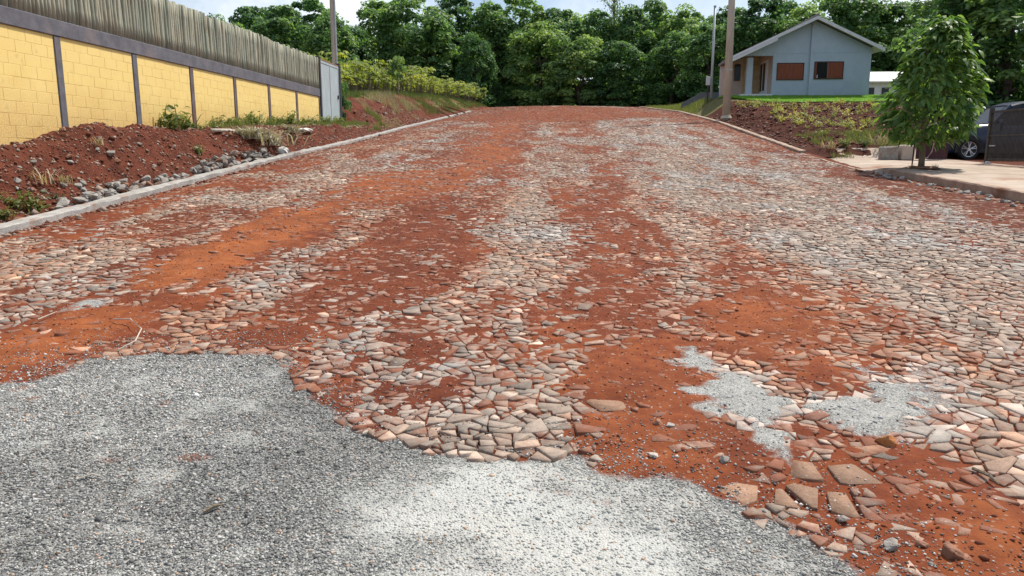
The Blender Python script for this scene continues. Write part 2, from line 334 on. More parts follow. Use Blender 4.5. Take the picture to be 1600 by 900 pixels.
M_GLASS = mat('window_glass', lambda t, b: (setattr(b.inputs['Base Color'], 'default_value', (0.02, 0.025, 0.03, 1)), setattr(b.inputs['Roughness'], 'default_value', 0.12), setattr(b.inputs['Specular IOR Level'], 'default_value', 0.25)))
M_GATE = mat('pale_steel_sheet', m_simple((0.36, 0.43, 0.46), (0.45, 0.52, 0.55), (2, 2, 0.6), ns=2.5, rough=0.55, bs=0.15, c3=(0.36, 0.38, 0.37)))
M_DARKST = mat('dark_steel', m_simple((0.035, 0.04, 0.045), (0.06, 0.065, 0.07), ns=6, rough=0.6))
M_RUST = mat('rusty_brick', m_simple((0.25, 0.13, 0.07), (0.38, 0.24, 0.13), ns=5))
M_GREYW = mat('grey_block_wall', m_simple((0.15, 0.16, 0.18), (0.20, 0.21, 0.23), ns=3))
M_MAROON = mat('maroon_steel', m_simple((0.065, 0.025, 0.03), (0.10, 0.04, 0.045), ns=5, rough=0.6))
M_FENCE = mat('weathered_dark_slats', m_simple((0.06, 0.055, 0.048), (0.10, 0.088, 0.075), ns=5, rough=0.75))
M_ROCK = mat('grey_rock', m_simple((0.22, 0.205, 0.185), (0.40, 0.38, 0.35), ns=7, bs=0.6, bd=0.03, c3=(0.27, 0.15, 0.10), lo=0.3, hi=0.75))
M_ROCKR = mat('soil_stained_rock', m_simple((0.20, 0.085, 0.05), (0.33, 0.18, 0.12), ns=6, bs=0.6, bd=0.03))
M_CLOD = mat('orange_clod', m_simple((0.38, 0.13, 0.04), (0.56, 0.26, 0.10), ns=16, bs=0.8, bd=0.02))
M_STRAW = mat('bleached_wood', m_simple((0.42, 0.37, 0.31), (0.60, 0.55, 0.48), (1, 1, 1), ns=12))
M_PLASTIC = mat('white_plastic', m_simple((0.68, 0.68, 0.66), (0.80, 0.80, 0.78), ns=8, rough=0.5, bs=0.6, bd=0.03))
M_GROUND = mat('rough_ground', m_simple((0.07, 0.065, 0.03), (0.14, 0.10, 0.05), ns=0.5, bs=0.6, bd=0.1, c3=(0.15, 0.06, 0.035)))
def m_paint(t, b):
    setattr(b.inputs['Base Color'], 'default_value', (0.008, 0.020, 0.055, 1)); b.inputs['Roughness'].default_value = 0.4; b.inputs['Specular IOR Level'].default_value = 0.4
    b.inputs['Coat Weight'].default_value = 0.3; b.inputs['Coat Roughness'].default_value = 0.2
M_CAR = mat('dark_blue_car_paint', m_paint)
M_CARPL = mat('car_plastic', m_simple((0.025, 0.026, 0.028), (0.04, 0.04, 0.042), ns=20, rough=0.6, bs=0.05))
M_TYRE = mat('tyre_rubber', m_simple((0.018, 0.018, 0.018), (0.035, 0.032, 0.03), ns=20, rough=0.85, bs=0.1))
M_ALLOY = mat('alloy', m_simple((0.50, 0.51, 0.52), (0.62, 0.63, 0.64), ns=6, rough=0.35, bs=0.05, metal=0.6))
M_LAMP = mat('headlight_lens', m_simple((0.55, 0.58, 0.60), (0.75, 0.78, 0.80), ns=10, rough=0.1, bs=0.1, spec=0.6))
M_HOSE = mat('pink_hose', m_simple((0.48, 0.33, 0.31), (0.58, 0.42, 0.40), ns=9, rough=0.5))

# ------------------------------------------------------------------ what covers the road where
# (value, soft edge in metres, orange) patches of loose soil, traced on the ground
PATCH = [
    (1.0, .22, 1.0, rp((190,445),(270,402),(345,362),(430,328),(530,318),(548,335),(480,372),(400,408),(330,440),(255,468))),
    (1.0, .15, .85, rp((-120,600),(-60,545),(0,515),(60,500),(150,478),(228,478),(240,512),(180,540),(150,556),(0,592))),
    (.85, .1, .7, rp((250,468),(330,455),(325,478),(262,486))),
    (.9, .08, .25, rp((556,606),(600,594),(690,592),(700,612),(650,636),(580,632))),
    (.82, .3, .35, rp((520,420),(600,340),(640,300),(770,310),(760,360),(740,430),(640,470),(560,470))),
    (.75, .08, .6, rp((760,634),(800,622),(838,628),(832,650),(790,650))),
    (1.0, .10, .75, rp((905,600),(930,555),(1000,535),(1085,535),(1110,560),(1100,610),(1120,650),(1200,690),(1230,720),(1190,760),(1090,750),(930,712),(905,660))),
    (.85, .25, .75, rp((1090,470),(1180,455),(1320,540),(1330,580),(1230,585),(1100,555),(1050,520))),
    (.8, .2, .55, rp((1180,690),(1370,640),(1420,690),(1640,760),(1700,1000),(1330,1000),(1310,850),(1130,770))),
    (1.0, .15, 1.0, rp((1450,820),(1560,800),(1700,820),(1700,960),(1520,930))),
    (1.0, .4, 1.0, rp((742,255),(765,232),(806,228),(808,245),(790,256))),
    (.8, .5, .9, rp((660,300),(720,262),(745,235),(770,195),(800,180),(830,182),(800,215),(760,262),(740,300))),
    (.8, .4, .5, rp((890,460),(885,300),(980,300),(1030,400),(1040,470),(950,500))),
    (.45, .3, .5, rp((1100,330),(1180,325),(1200,345),(1120,350))),
    (.75, .4, .8, rp((480,310),(560,268),(700,262),(690,300),(600,330))),
    (.85, .5, .1, rp((1290,260),(1400,285),(1600,318),(1640,345),(1540,330),(1400,300),(1290,275))),
    (.5, .5, .5, rp((1100,250),(1230,250),(1290,275),(1190,270))),
    (.9, 1.2, .6, rp((700,188),(830,168),(960,168),(1060,182),(900,190),(760,192))),
    (.8, .1, .4, rp((620,480),(700,520),(690,560),(640,575),(590,530))),
    (.7, .12, .6, rp((350,490),(430,480),(440,500),(370,512))),
]
GRAV = rp((-260,650),(-60,606),(40,592),(150,560),(240,551),(350,548),(440,560),(468,592),(520,640),(548,668),(640,686),(690,708),(800,712),(910,708),(932,730),(1000,735),(1060,745),(1130,775),(1190,812),(1270,835),(1320,872),(1380,930),(1420,1100),(-500,1100))
DUST = [(.95, rp((1090,560),(1150,563),(1210,600),(1260,620),(1390,600),(1420,640),(1380,680),(1290,650),(1230,668),(1195,690),(1150,668),(1105,615))),
        (.62, rp((1330,566),(1450,570),(1530,620),(1530,680),(1420,690),(1370,650))),
        (.8, rp((92,482),(150,466),(172,472),(120,488)))]
POWD = rp((560,790),(640,740),(760,715),(900,715),(930,740),(1040,760),(1090,800),(1180,860),(1260,960),(700,960),(560,850))
SMEAR = [(on_road(a_, b_), c_, d_, e_) for a_, b_, c_, d_, e_ in ((35,605,.06,.07,.9),(50,622,.05,.05,.9),(255,633,.05,.06,.7),(300,718,.085,.05,1.0),(178,722,.10,.06,.5),(410,655,.10,.10,.25),(880,776,.07,.06,.45),(948,790,.05,.06,.45),(820,770,.05,.06,.3),(140,665,.06,.05,.5),(800,830,.12,.08,.25))]
GTONE = [(on_road(a_, b_), c_, d_) for a_, b_, c_, d_ in ((480, 620, .42, -.55), (570, 700, .35, -.4), (420, 745, .45, -.35), (230, 800, .5, -.3), (90, 730, .4, -.22), (600, 800, .3, -.3), (150, 610, .8, .25), (60, 850, .3, -.35), (330, 590, .5, .18), (1240, 850, .22, -.4), (1140, 790, .2, -.2))]
BIGS = [(on_road(a_, b_), c_) for a_, b_, c_ in ((1228, 782, .09), (1262, 778, .12), (1312, 786, .12), (1172, 772, .13), (1310, 735, .15), (948, 634, .11), (1262, 733, .10))]
def gtone(x, y):
    t = 0.55 + 1.1*(fbm(x/.45+7, y/.35, 1, 4)-.5)
    for (gx, gy), r_, a_ in GTONE: t = t + a_*np.exp(-((x-gx)**2+((y-gy)*1.3)**2)/r_**2)
    return np.clip(t, 0, 1)
def fields(x, y):
    x = np.asarray(x, float); y = np.asarray(y, float)
    lat = np.interp(x, [-7.2, -6.9, -6, -5, -4, -3, -2, -1.3, -.8, 0, .3, .8, 1.3, 1.8, 3, 5, 6.3, 7.2, 8.1], [.85, .60, .48, .42, .40, .60, .74, .62, .34, .34, .54, .66, .56, .36, .24, .28, .40, .60, .9])
    ani = fbm(x/0.55+5, y/1.6, 0, 4); fine = fbm(x/0.28, y/0.4, 6, 3)
    D = lat*(0.62+0.9*ani) + (ani-0.5)*0.95 + (fine-.5)*0.35 + 0.10*sstep(14, 30, y) + 0.25*sstep(45, 66, y)
    O = 0.25 + 0.9*(fbm(x/0.8+9, y/2.2, 3, 4)-0.35)
    D = np.minimum(D, .80 + .2*sstep(60, 72, y))
    for v, e, o, poly in PATCH:
        s = poly_sd(poly, x, y) + (fbm(x/0.3, y/0.45, 1, 4, .65)-0.5)*(e*2.4+.35)
        m = sstep(-e-.06, e+.06, s); D = np.maximum(D, D*(1-m) + m*(v*1.06 + (fine-.5)*0.55)); O = O*(1-m) + m*(o*0.9+0.25*(ani-.5))
    for (bx, by), r_ in BIGS: D = D*(1-.75*np.exp(-((x-bx)**2+(y-by)**2)/(r_*1.1)**2))
    gs = poly_sd(GRAV, x, y) + (fbm(x/0.25, y/0.3, 4, 4, .65)-0.5)*0.34
    G = sstep(-0.12, 0.12, gs)
    P = sstep(-0.35, 0.35, poly_sd(POWD, x, y))*np.clip(-0.30+2.5*fbm(x/0.30, y/0.22, 5, 5, .6), 0, 1.4) + 0.55*sstep(0.56, 0.78, fbm(x/0.20+3, y/0.16, 7, 4))*sstep(-0.5, -1.6, x)
    Q = np.zeros_like(x)
    for v, poly in DUST:
        Q = np.maximum(Q, v*sstep(-.26, .24, poly_sd(poly, x, y) + (fbm(x/0.22, y/0.26, 2, 5, .65)-0.5)*0.95))
    # a few soil smears on the gravel
    smear = np.zeros_like(x)
    for (sx, sy), rx_, ry_, sv in SMEAR: smear = np.maximum(smear, sv*np.exp(-((x-sx)/rx_)**2-((y-sy)/ry_)**2))
    return np.clip(D, 0, 1.12), np.clip(O, 0, 1), G, np.clip(P, 0, 1), Q, smear

# ------------------------------------------------------------------ road bed
ry = [-3, -2, -1, 0, 0.6]; yy = 1.0
while yy < 97: ry.append(yy); yy += max(0.028, 0.005*yy)
ry = np.array(ry); rx = np.arange(XL - 0.03, XR + 0.26, 0.056)
GX, GY = np.meshgrid(rx, ry)
def dirt_z(x, y, f=None):
    D, O, G, P, Q, S = f if f is not None else fields(x, y)
    z = zroad(x, y) - 0.0255 + 0.038*D + (fbm(x/0.13, y/0.12, 1, 3)-.5)*(0.010+.034*np.minimum(D, .75)) + (fbm(x/0.4, y/0.4, 3, 2)-.5)*0.02*D
    z = np.maximum(z, zroad(x, y) + (0.016 + (fbm(x/0.35, y/0.3, 5, 3)-.5)*0.03)*np.minimum(Q*1.25, 1) - 0.05*(1-np.minimum(Q*1.25, 1)))
    rut = 0.004*np.sin(x*2*np.pi/0.055)*np.exp(-((x-.52)/.13)**2)*sstep(.7, .95, D) + 0.004*np.sin(x*2*np.pi/0.06)*np.exp(-((x+2.9+.1*y)/.2)**2)*sstep(.8, 1, D)
    z = z + rut
    return z*(1-G) + G*(zroad(x, y) - 0.006 + 0.016*sstep(.02, .5, poly_sd(GRAV, x, y)) + (fbm(x/0.5, y/0.4, 2, 4)-.5)*0.05)
ff = fields(GX, GY); GZ = dirt_z(GX, GY, ff)
nr, nc = GX.shape; idx = np.arange(nr*nc).reshape(nr, nc)
quads = np.stack([idx[:-1, :-1], idx[:-1, 1:], idx[1:, 1:], idx[1:, :-1]], -1).reshape(-1, 4)
msk = np.stack([ff[1]*(1-ff[2]) + ff[2]*gtone(GX, GY), np.maximum(ff[2], ff[4]), np.clip(ff[3]*ff[2] + 0.55*(ff[4] > ff[2])*ff[4], 0, 1), ff[5]], -1).reshape(-1, 4)
road = link('road', mesh_big('road', np.stack([GX, GY, GZ], -1).reshape(-1, 3), [quads], M_ROAD, None, True, msk), None, 'structure')
print('road', time.time()-T0)

# ------------------------------------------------------------------ paving stones
def make_cells():
    SX, SY = 0.225, 0.185
    big = BIGS
    pts = []; j = 0; y = 2.8
    while y < 84:
        k = 1.0 if y < 34 else (0.85 if y < 50 else 1.0); sx = SX*k; sy = SY*k; x = XL + 0.1 + (j % 2)*sx*0.5
        while x < XR - 0.08:
            px_, py_ = x + random.uniform(-.5, .5)*sx, y + random.uniform(-.5, .5)*sy; seam = .08-.009*py_
            if abs(px_-seam) < .08: px_ = seam + (.08 if px_ > seam else -.08)
            pts.append((px_, py_)); x += sx
        y += sy; j += 1
    P = np.array(pts); keep = rng.random(len(P)) > 0.12
    for (bx, by), r in big: keep &= np.hypot(P[:, 0]-bx, P[:, 1]-by) > r*1.12
    return np.concatenate([P[keep], np.array([b[0] for b in big])])
P = make_cells(); CS = 0.3; buckets = {}
for i, (x, y) in enumerate(P.tolist()): buckets.setdefault((int(math.floor(x/CS)), int(math.floor(y/CS))), []).append(i)
PL = P.tolist()
def clip_cell(i):
    x, y = PL[i]; bx = int(math.floor(x/CS)); by = int(math.floor(y/CS)); nb = []
    for a in (-2, -1, 0, 1, 2):
        for b in (-2, -1, 0, 1, 2):
            for k in buckets.get((bx+a, by+b), ()):
                if k != i:
                    dx = PL[k][0]-x; dy = PL[k][1]-y; nb.append((dx*dx+dy*dy, dx, dy))
    nb.sort(); m = 0.2; poly = [(-m, -m), (m, -m), (m, m), (-m, m)]; far = 1e9
    for d, dx, dy in nb[:22]:
        if d > 4*far: break
        poly = halve(poly, dx, dy, d*0.5)
        if len(poly) < 3: return None
        far = max(a*a+b*b for a, b in poly)
    return [(x+a, y+b) for a, b in poly]
def halve(poly, dx, dy, h):
    out = []; px, py = poly[-1]; ps = px*dx+py*dy-h
    for qx, qy in poly:
        qs = qx*dx+qy*dy-h
        if (qs <= 0) != (ps <= 0):
            t = ps/(ps-qs); out.append((px+(qx-px)*t, py+(qy-py)*t))
        if qs <= 0: out.append((qx, qy))
        px, py, ps = qx, qy, qs
    return out
def area(p): return 0.5*abs(sum(p[i-1][0]*p[i][1]-p[i][0]*p[i-1][1] for i in range(len(p))))
def shards(poly, lim, out):
    """break a slab into angular pieces, as a mason's hammer does"""
    A = area(poly)
    if A < lim*random.lognormvariate(0, .55) or A < .0022: out.append(poly); return
    n = len(poly); cx = sum(p[0] for p in poly)/n; cy = sum(p[1] for p in poly)/n
    sxx = sum((p[0]-cx)**2 for p in poly); syy = sum((p[1]-cy)**2 for p in poly); sxy = sum((p[0]-cx)*(p[1]-cy) for p in poly)
    th = 0.5*math.atan2(2*sxy, sxx-syy) + random.gauss(0, .45); dx, dy = math.cos(th), math.sin(th); r = math.sqrt(A)
    h = cx*dx+cy*dy+random.uniform(-.16, .16)*r
    for q in (halve(poly, dx, dy, h), halve(poly, -dx, -dy, -h)):
        if len(q) >= 3: shards(q, lim, out)
slabs = []; keepbig = []
for i in range(len(P)):
    c = clip_cell(i)
    if c is None: continue
    if i >= len(P)-7: slabs.append(c); keepbig.append(len(slabs)-1)
    else: shards(c, .0088 if PL[i][1] < 13 else .0125 if PL[i][1] < 30 else (.026 if PL[i][1] < 50 else .05), slabs)
cen = np.array([(sum(p[0] for p in q)/len(q), sum(p[1] for p in q)/len(q)) for q in slabs])
gd = poly_sd(GRAV, cen[:, 0], cen[:, 1]); fP = fields(cen[:, 0], cen[:, 1]); zP = zroad(cen[:, 0], cen[:, 1])
slP = (zroad(cen[:, 0], cen[:, 1]+.3)-zroad(cen[:, 0], cen[:, 1]-.3))/0.6
warm = fbm(cen[:, 0]/1.1, cen[:, 1]/2.6, 4, 3); grey = fbm(cen[:, 0]/0.7+50, cen[:, 1]/1.4, 2, 3)
bigset = set(keepbig)
V = []; C = []; FQ = []; FN = {}
def add_stone(i, single=False):
    poly = slabs[i]; x0, y0 = cen[i]; q = []
    for p in poly:
        if not q or math.hypot(p[0]-q[-1][0], p[1]-q[-1][1]) > 0.012: q.append(p)
    if len(q) > 3 and math.hypot(q[0][0]-q[-1][0], q[0][1]-q[-1][1]) < 0.012: q.pop()
    n = len(q)
    if n < 3: return
    rmean = sum(math.hypot(p[0]-x0, p[1]-y0) for p in q)/n
    if rmean < 0.018: return
    u = random.random(); gap = 0.003 + 0.012*u*u; sh = max(0.5, 1 - gap/rmean*1.25); far = y0 > 12
    D = float(fP[0][i]); buried = max(0.0, D-.45)
    h = random.gauss(0.001, 0.0045) + buried*random.gauss(0, .015); tx = random.gauss(0, .042); ty = random.gauss(0, .042)
    W = float(np.clip(warm[i]*1.5-0.25 + 0.55*(fP[1][i]-0.4) + random.gauss(0, .2) - 0.45*sstep(1.2, 2.6, x0)*sstep(6, 11, y0), 0, 1))
    base = (0.262, 0.222, 0.185); pk = (0.300, 0.190, 0.130); og = (0.30, 0.130, 0.060)
    c = [base[k]*(1-W)+pk[k]*W for k in range(3)]; o = max(0.0, W-0.62)*1.5; c = [c[k]*(1-o)+og[k]*o for k in range(3)]
    gq = max(0.0, min(1.0, (grey[i]-0.50)*4)) * (1-W); c = [c[k]*(1-gq)+(0.285, 0.285, 0.275)[k]*gq for k in range(3)]
    br = min(math.exp(random.gauss(-0.02, .30)), 1.8)
    if random.random() < 0.07: br *= 1.5
    if fP[4][i] > 0.3: c = [c[k]*.5+(0.42, 0.42, 0.40)[k]*.5 for k in range(3)]
    if i in bigset: c = [.28, .155, .09]; br = min(br, 1.05)
    c = [min(k*br, 0.66) for k in c]
    dust = float(np.clip(0.27 + 0.80*(D-0.25) + random.gauss(0, .22) + .10*float(sstep(16, 40, y0)), 0, 1.0))
    z0 = float(zP[i]) + h; slope = float(slP[i])
    if i in bigset: sh *= .74
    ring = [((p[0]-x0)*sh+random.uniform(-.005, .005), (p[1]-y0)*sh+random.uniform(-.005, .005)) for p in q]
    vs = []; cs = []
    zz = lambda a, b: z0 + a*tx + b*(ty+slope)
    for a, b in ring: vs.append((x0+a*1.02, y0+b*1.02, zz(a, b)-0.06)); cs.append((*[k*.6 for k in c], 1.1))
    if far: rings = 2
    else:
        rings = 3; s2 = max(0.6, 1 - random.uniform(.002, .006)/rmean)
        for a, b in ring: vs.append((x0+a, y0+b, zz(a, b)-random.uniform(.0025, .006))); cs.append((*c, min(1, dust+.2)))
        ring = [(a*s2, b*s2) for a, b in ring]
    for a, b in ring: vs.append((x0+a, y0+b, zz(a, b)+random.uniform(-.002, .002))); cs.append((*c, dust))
    fs = []
    for r_ in range(rings-1):
        for k in range(n):
            k2 = (k+1) % n; fs.append((r_*n+k, r_*n+k2, (r_+1)*n+k2, (r_+1)*n+k))
    top = tuple((rings-1)*n+k for k in range(n))
    if single: return vs, cs, fs, top
    b0 = len(V); V.extend(vs); C.extend(cs)
    FQ.extend([tuple(b0+k for k in f) for f in fs]); FN.setdefault(n, []).append(tuple(b0+k for k in top))
# which stones show largest: size over distance, and not under gravel or loose soil
sizeP = np.sqrt(np.array([area(q) for q in slabs])); dist = np.hypot(cen[:, 0], cen[:, 1])
px_x = (cen[:, 0]*math.cos(YAW)+cen[:, 1]*math.sin(YAW))/np.maximum(-cen[:, 0]*math.sin(YAW)+cen[:, 1]*math.cos(YAW), .1)
vis = (gd < -0.06) & (np.abs(px_x) < 0.69) & (fP[0] < 0.75) & (fP[4] < .3)
cand = np.where(vis)[0]; cand = cand[np.argsort(-(sizeP/dist**1.5)[cand])]
big = set(keepbig) | set([i for i in cand.tolist() if i not in keepbig][:293]); nsingle = 0
for i in range(len(slabs)):
    if gd[i] > 0.03 or fP[0][i] > 1.2 or fP[4][i] > .9: continue
    if i in big:
        r_ = add_stone(i, True)
        if r_ is None: continue
        vs, cs, fs, top = r_; o3 = np.mean(np.array(vs), 0); me = mesh_big('paving_stone', np.array(vs)-o3, [np.array(fs), np.array([top])], M_STONE, np.array(cs))
        so = link('paving_stone', me, road); so.location = o3; nsingle += 1
    else: add_stone(i)
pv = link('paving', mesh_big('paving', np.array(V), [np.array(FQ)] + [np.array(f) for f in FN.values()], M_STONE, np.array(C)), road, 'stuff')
print('stones', len(slabs), nsingle, len(V), time.time()-T0)
# ------------------------------------------------------------------ gravel and crumbs
def scatter_octa(n, fx, size, cols, name, matl, parent=None, flat=0.7):
    x, y, z = fx; n = len(x)
    base = np.array([(1,0,0),(0,1,0),(-1,0,0),(0,-1,0),(0,0,1),(0,0,-1)], float)
    v = base[None]*(1+rng.uniform(-.35, .35, (n, 6, 1))) + rng.uniform(-.2, .2, (n, 6, 3)); v[:, :, 2] *= flat
    a = rng.uniform(0, 6.28, n); ca, sa = np.cos(a), np.sin(a); vx = v[:, :, 0]*ca[:, None]-v[:, :, 1]*sa[:, None]; vy = v[:, :, 0]*sa[:, None]+v[:, :, 1]*ca[:, None]
    v = np.stack([vx, vy, v[:, :, 2]], -1)*size[:, None, None] + np.stack([x, y, z], -1)[:, None, :]
    f = np.array([(0,1,4),(1,2,4),(2,3,4),(3,0,4),(1,0,5),(2,1,5),(3,2,5),(0,3,5)])
    F_ = (f[None] + (np.arange(n)*6)[:, None, None]).reshape(-1, 3); col = np.repeat(np.concatenate([cols, np.ones((n, 1))], 1), 6, 0)
    return link(name, mesh_big(name, v.reshape(-1, 3), [F_], matl, col), parent, 'stuff')
n = 84000; x = rng.uniform(-4.6, 2.6, n*2); y = 2.15 + 3.3*rng.random(n*2)**1.35
fg = fields(x, y); stray = np.exp(np.minimum(poly_sd(GRAV, x, y), 0)/.32)*.42; k = (np.maximum(fg[2]*(1-0.68*fg[3]), stray*(poly_sd(GRAV, x, y) < 0.05)) > rng.random(len(x))*0.9) & (np.abs(x) < 0.78*y+0.3); x, y = x[k][:n], y[k][:n]; fz = np.where(fields(x, y)[2] > .3, dirt_z(x, y), np.maximum(dirt_z(x, y), zroad(x, y)-.004))
tone = rng.random(len(x)); cc = np.stack([0.06+0.56*tone**2, 0.068+0.565*tone**2, 0.07+0.55*tone**2], -1); wt = rng.random(len(x)) < 0.03; cc[wt] = (0.6, 0.59, 0.56)
pw_ = fields(x, y)[3][:, None]; cc = (0.05+0.85*cc)*(.78+.5*gtone(x, y))[:, None]*np.array([[1.04, 1.0, .96]]); cc = cc*(1-.8*pw_)+np.array([[.52, .53, .50]])*.8*pw_; br_ = rng.random(len(x)) < 0.05; cc[br_] *= (1.1, 0.75, 0.55)
gravel = scatter_octa(n, (x, y, fz+0.001), np.exp(rng.normal(-5.42, .36, len(x)))*(1+0.25*(y-2)/3), cc, 'gravel', M_VCOL)
n = 34000; x = rng.uniform(-6, 7, n); y = 2.6 + 10*rng.random(n)**1.5; fg = fields(x, y); k = (fg[2] < .5) & ((fg[0] > .6) | (fg[4] > .3)) & (np.abs(x) < 0.75*y+.5); x, y = x[k], y[k]; fz = dirt_z(x, y)
cc = np.where(rng.random((len(x), 1)) < .7, np.array([[.19, .06, .03]]), np.array([[.36, .22, .15]]))*rng.uniform(.6, 1.3, (len(x), 1)); q4 = fields(x, y)[4] > .35; cc[q4] = np.stack([0.3+0.25*rng.random(q4.sum())]*3, -1)
scatter_octa(n, (x, y, fz+.001), np.exp(rng.normal(-5.15, .45, len(x))), cc, 'stone_chips', M_VCOL)
print('gravel', time.time()-T0)

# ------------------------------------------------------------------ ground sheets
def sheet(name, xs, ys, zf, m, green=None, kind='structure', rough=0.0, rs=0.3):
    X_, Y_ = np.meshgrid(xs, ys); Z_ = zf(X_, Y_)
    if rough: Z_ = Z_ + (fbm(X_/rs, Y_/rs, 3, 4)-.5)*rough
    i_ = np.arange(X_.size).reshape(X_.shape); q = np.stack([i_[:-1, :-1], i_[:-1, 1:], i_[1:, 1:], i_[1:, :-1]], -1).reshape(-1, 4)
    g = green(X_, Y_) if green else np.zeros_like(X_); mk = np.stack([g*0, g, g*0, g*0+1], -1).reshape(-1, 4)
    return link(name, mesh_big(name, np.stack([X_, Y_, Z_], -1).reshape(-1, 3), [q], m, None, True, mk), None, kind)
def zground(x, y):
    a = np.minimum(np.interp(y, YS, ZL), np.interp(y, YS, ZR)) - 0.45
    far = np.clip((np.hypot(x, np.maximum(y-60, 0)) - 60)/100, 0, 1)
    return a + far*1.0
sheet('ground', np.concatenate([np.arange(-600, -60, 60), np.arange(-60, 61, 4.0), np.arange(120, 601, 60)]), np.concatenate([[-300, -150, -60], np.arange(-20, 140, 4.0), np.arange(160, 900, 60)]), zground, M_GROUND)
rough_bank = lambda x, y: zbank(x, y) + (fbm(x/0.45, y/0.45, 3, 4)-.5)*0.23*sstep(-7.45, -7.9, x) + (fbm(x/0.09, y/0.09, 6, 3)-.5)*0.06*sstep(-7.4, -7.7, x)
def green_bank(x, y): return 0.62*sstep(18, 20, y)*sstep(-7.95, -8.4, x)*(1-sstep(31, 33, y)) + 0.55*sstep(26.5, 29, y)*sstep(-7.7, -8.2, x)*(1-sstep(31.5, 33.5, y)) + sstep(32, 34, y)*(0.75*sstep(-9.6, -10.4, x+0.8*(fbm(x, y/2, 2, 2)-.5)) + 0.5*sstep(46, 56, y)*sstep(-7.9, -9, x) + .5*sstep(.55, .66, fbm(x/.9, y/1.8, 5, 3)))
sheet('left_bank', np.arange(-9.06, -7.24, 0.042), np.linspace(5, 31.6, 555), rough_bank, M_BANK, green_bank)
sheet('berm_bank', np.arange(-12.6, -7.24, 0.068), np.concatenate([np.arange(31.6, 50, 0.075), np.arange(50, 96, .2)]), rough_bank, M_BANK, green_bank)
def zberm(x, y):
    k = sstep(33, 35, y); return rough_bank(x, y)*k + (1-k)*np.interp(y, *_zw) - 0.04*(x > -12.65)
sheet('walled_yard', np.arange(-60, -9.0, 1.7), np.arange(5, 32.7, 0.9), lambda x, y: np.interp(y, *_zw)-.03, M_BANK, lambda x, y: 0.35+0*x)
sheet('crop_field_soil', np.concatenate([np.arange(-60, -26, 2.0), np.arange(-26, -12.4, 0.35)]), np.arange(31.7, 97, 0.3), zberm, M_BANK, lambda x, y: 0.35+0*x)
rough_lot = lambda x, y: zlot(x, y) + ((fbm(x/0.5, y/0.5, 3, 4)-.5)*0.24 + (fbm(x/0.16, y/0.16, 6, 2)-.5)*0.12)*sstep(8.4, 9.2, x)*sstep(27.2, 28.5, y)*(1-sstep(43.5, 44.6, y))
def green_lot(x, y): return 0.55*(1-sstep(28.5, 31.5, y+0.5*(x-10)))*sstep(9.5, 12, x)*(fbm(x/0.8, y/0.8, 2, 3) > .42) + 0.8*sstep(46, 50, y)*sstep(8.3, 8.6, x)
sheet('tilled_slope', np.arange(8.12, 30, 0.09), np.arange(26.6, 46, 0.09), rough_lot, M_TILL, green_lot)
sheet('house_yard', np.concatenate([np.arange(8.12, 12, 0.2), np.arange(12, 60, 1.0)]), np.arange(45.5, 97, 0.5), lambda x, y: zlot(x, y)-0.02, M_BANK, lambda x, y: 0.9+0*x)
# pavement with its kerb, then the drive where the kerb is dropped
def zpav(x, y): return zlot(x, y) + 0.015*(x-8.3)*0 - 0.16*sstep(20.3, 22.0, y)*(1-sstep(8.3, 9.6, x))
sheet('pavement', np.arange(8.36, 12.9, 0.07), np.arange(7.5, 27.3, 0.07), zpav, M_PAVE, rough=0.035, rs=0.5)
def zapron(x, y): k_ = sstep(8.0, 8.6, x); return zroad(np.minimum(x, 8.05), y)*(1-k_) + zpav(np.maximum(x, 8.6), y)*k_ + .012
sheet('drive_apron', np.arange(7.98, 8.75, .06), np.arange(19.95, 26.5, .08), zapron, M_PAVE, rough=.03, rs=.4)
sheet('yard', np.arange(12.8, 40, 0.5), np.arange(4, 28, 0.5), lambda x, y: zlot(x, y)-0.01, M_BANK, lambda x, y: 0.3+0*x)
def strip(name, ys, xin, xout, ztop, zbot, m, jag=0.0):
    v = []; f = []
    for i, y in enumerate(ys):
        j = (lambda s: (float(fbm(np.array(y/0.3), np.array(s*3.1), 2, 3))-.5)*jag)
        zt = float(ztop(y)); zb = float(zbot(y)); xi = xin(y); xo = xout(y); d = 1 if xo > xi else -1
        v += [(xi+j(1), y, zb), (xi+j(2), y, zt-.02+j(3)), (xi+d*.02+j(2), y, zt+j(4)), (xo+j(5), y, zt+j(6)), (xo, y, zb)]
    for i in range(len(ys)-1):
        for k in range(4): f.append((i*5+k, i*5+k+1, (i+1)*5+k+1, (i+1)*5+k))
    f += [(0, 1, 2, 3, 4), tuple(len(v)-5+k for k in (4, 3, 2, 1, 0))]
    b = MB(); b.v = v; b.f = f; return b.build(name, m, None, False, 0, 'structure')
strip('left_kerb', np.concatenate([np.arange(4, 30, 0.15), np.arange(30, 62, .4)]), lambda y: -7.10, lambda y: -7.30, lambda y: np.interp(y, YS, ZL)+0.09, lambda y: np.interp(y, YS, ZL)-0.15, M_KERB, 0.06)
strip('right_kerb', np.arange(26.2, 80, 0.3), lambda y: 8.0, lambda y: 8.2, lambda y: np.interp(y, YS, ZR)+0.10, lambda y: np.interp(y, YS, ZR)-0.2, M_KERB2, 0.03)
strip('pavement_kerb', np.arange(7.5, 20.5, 0.2), lambda y: 8.22, lambda y: 8.40, lambda y: float(zlot(8.4, y))+0.022-.09*float(sstep(19.6, 20.4, y)), lambda y: np.interp(y, YS, ZR)-0.2, M_KERB2, 0.03)

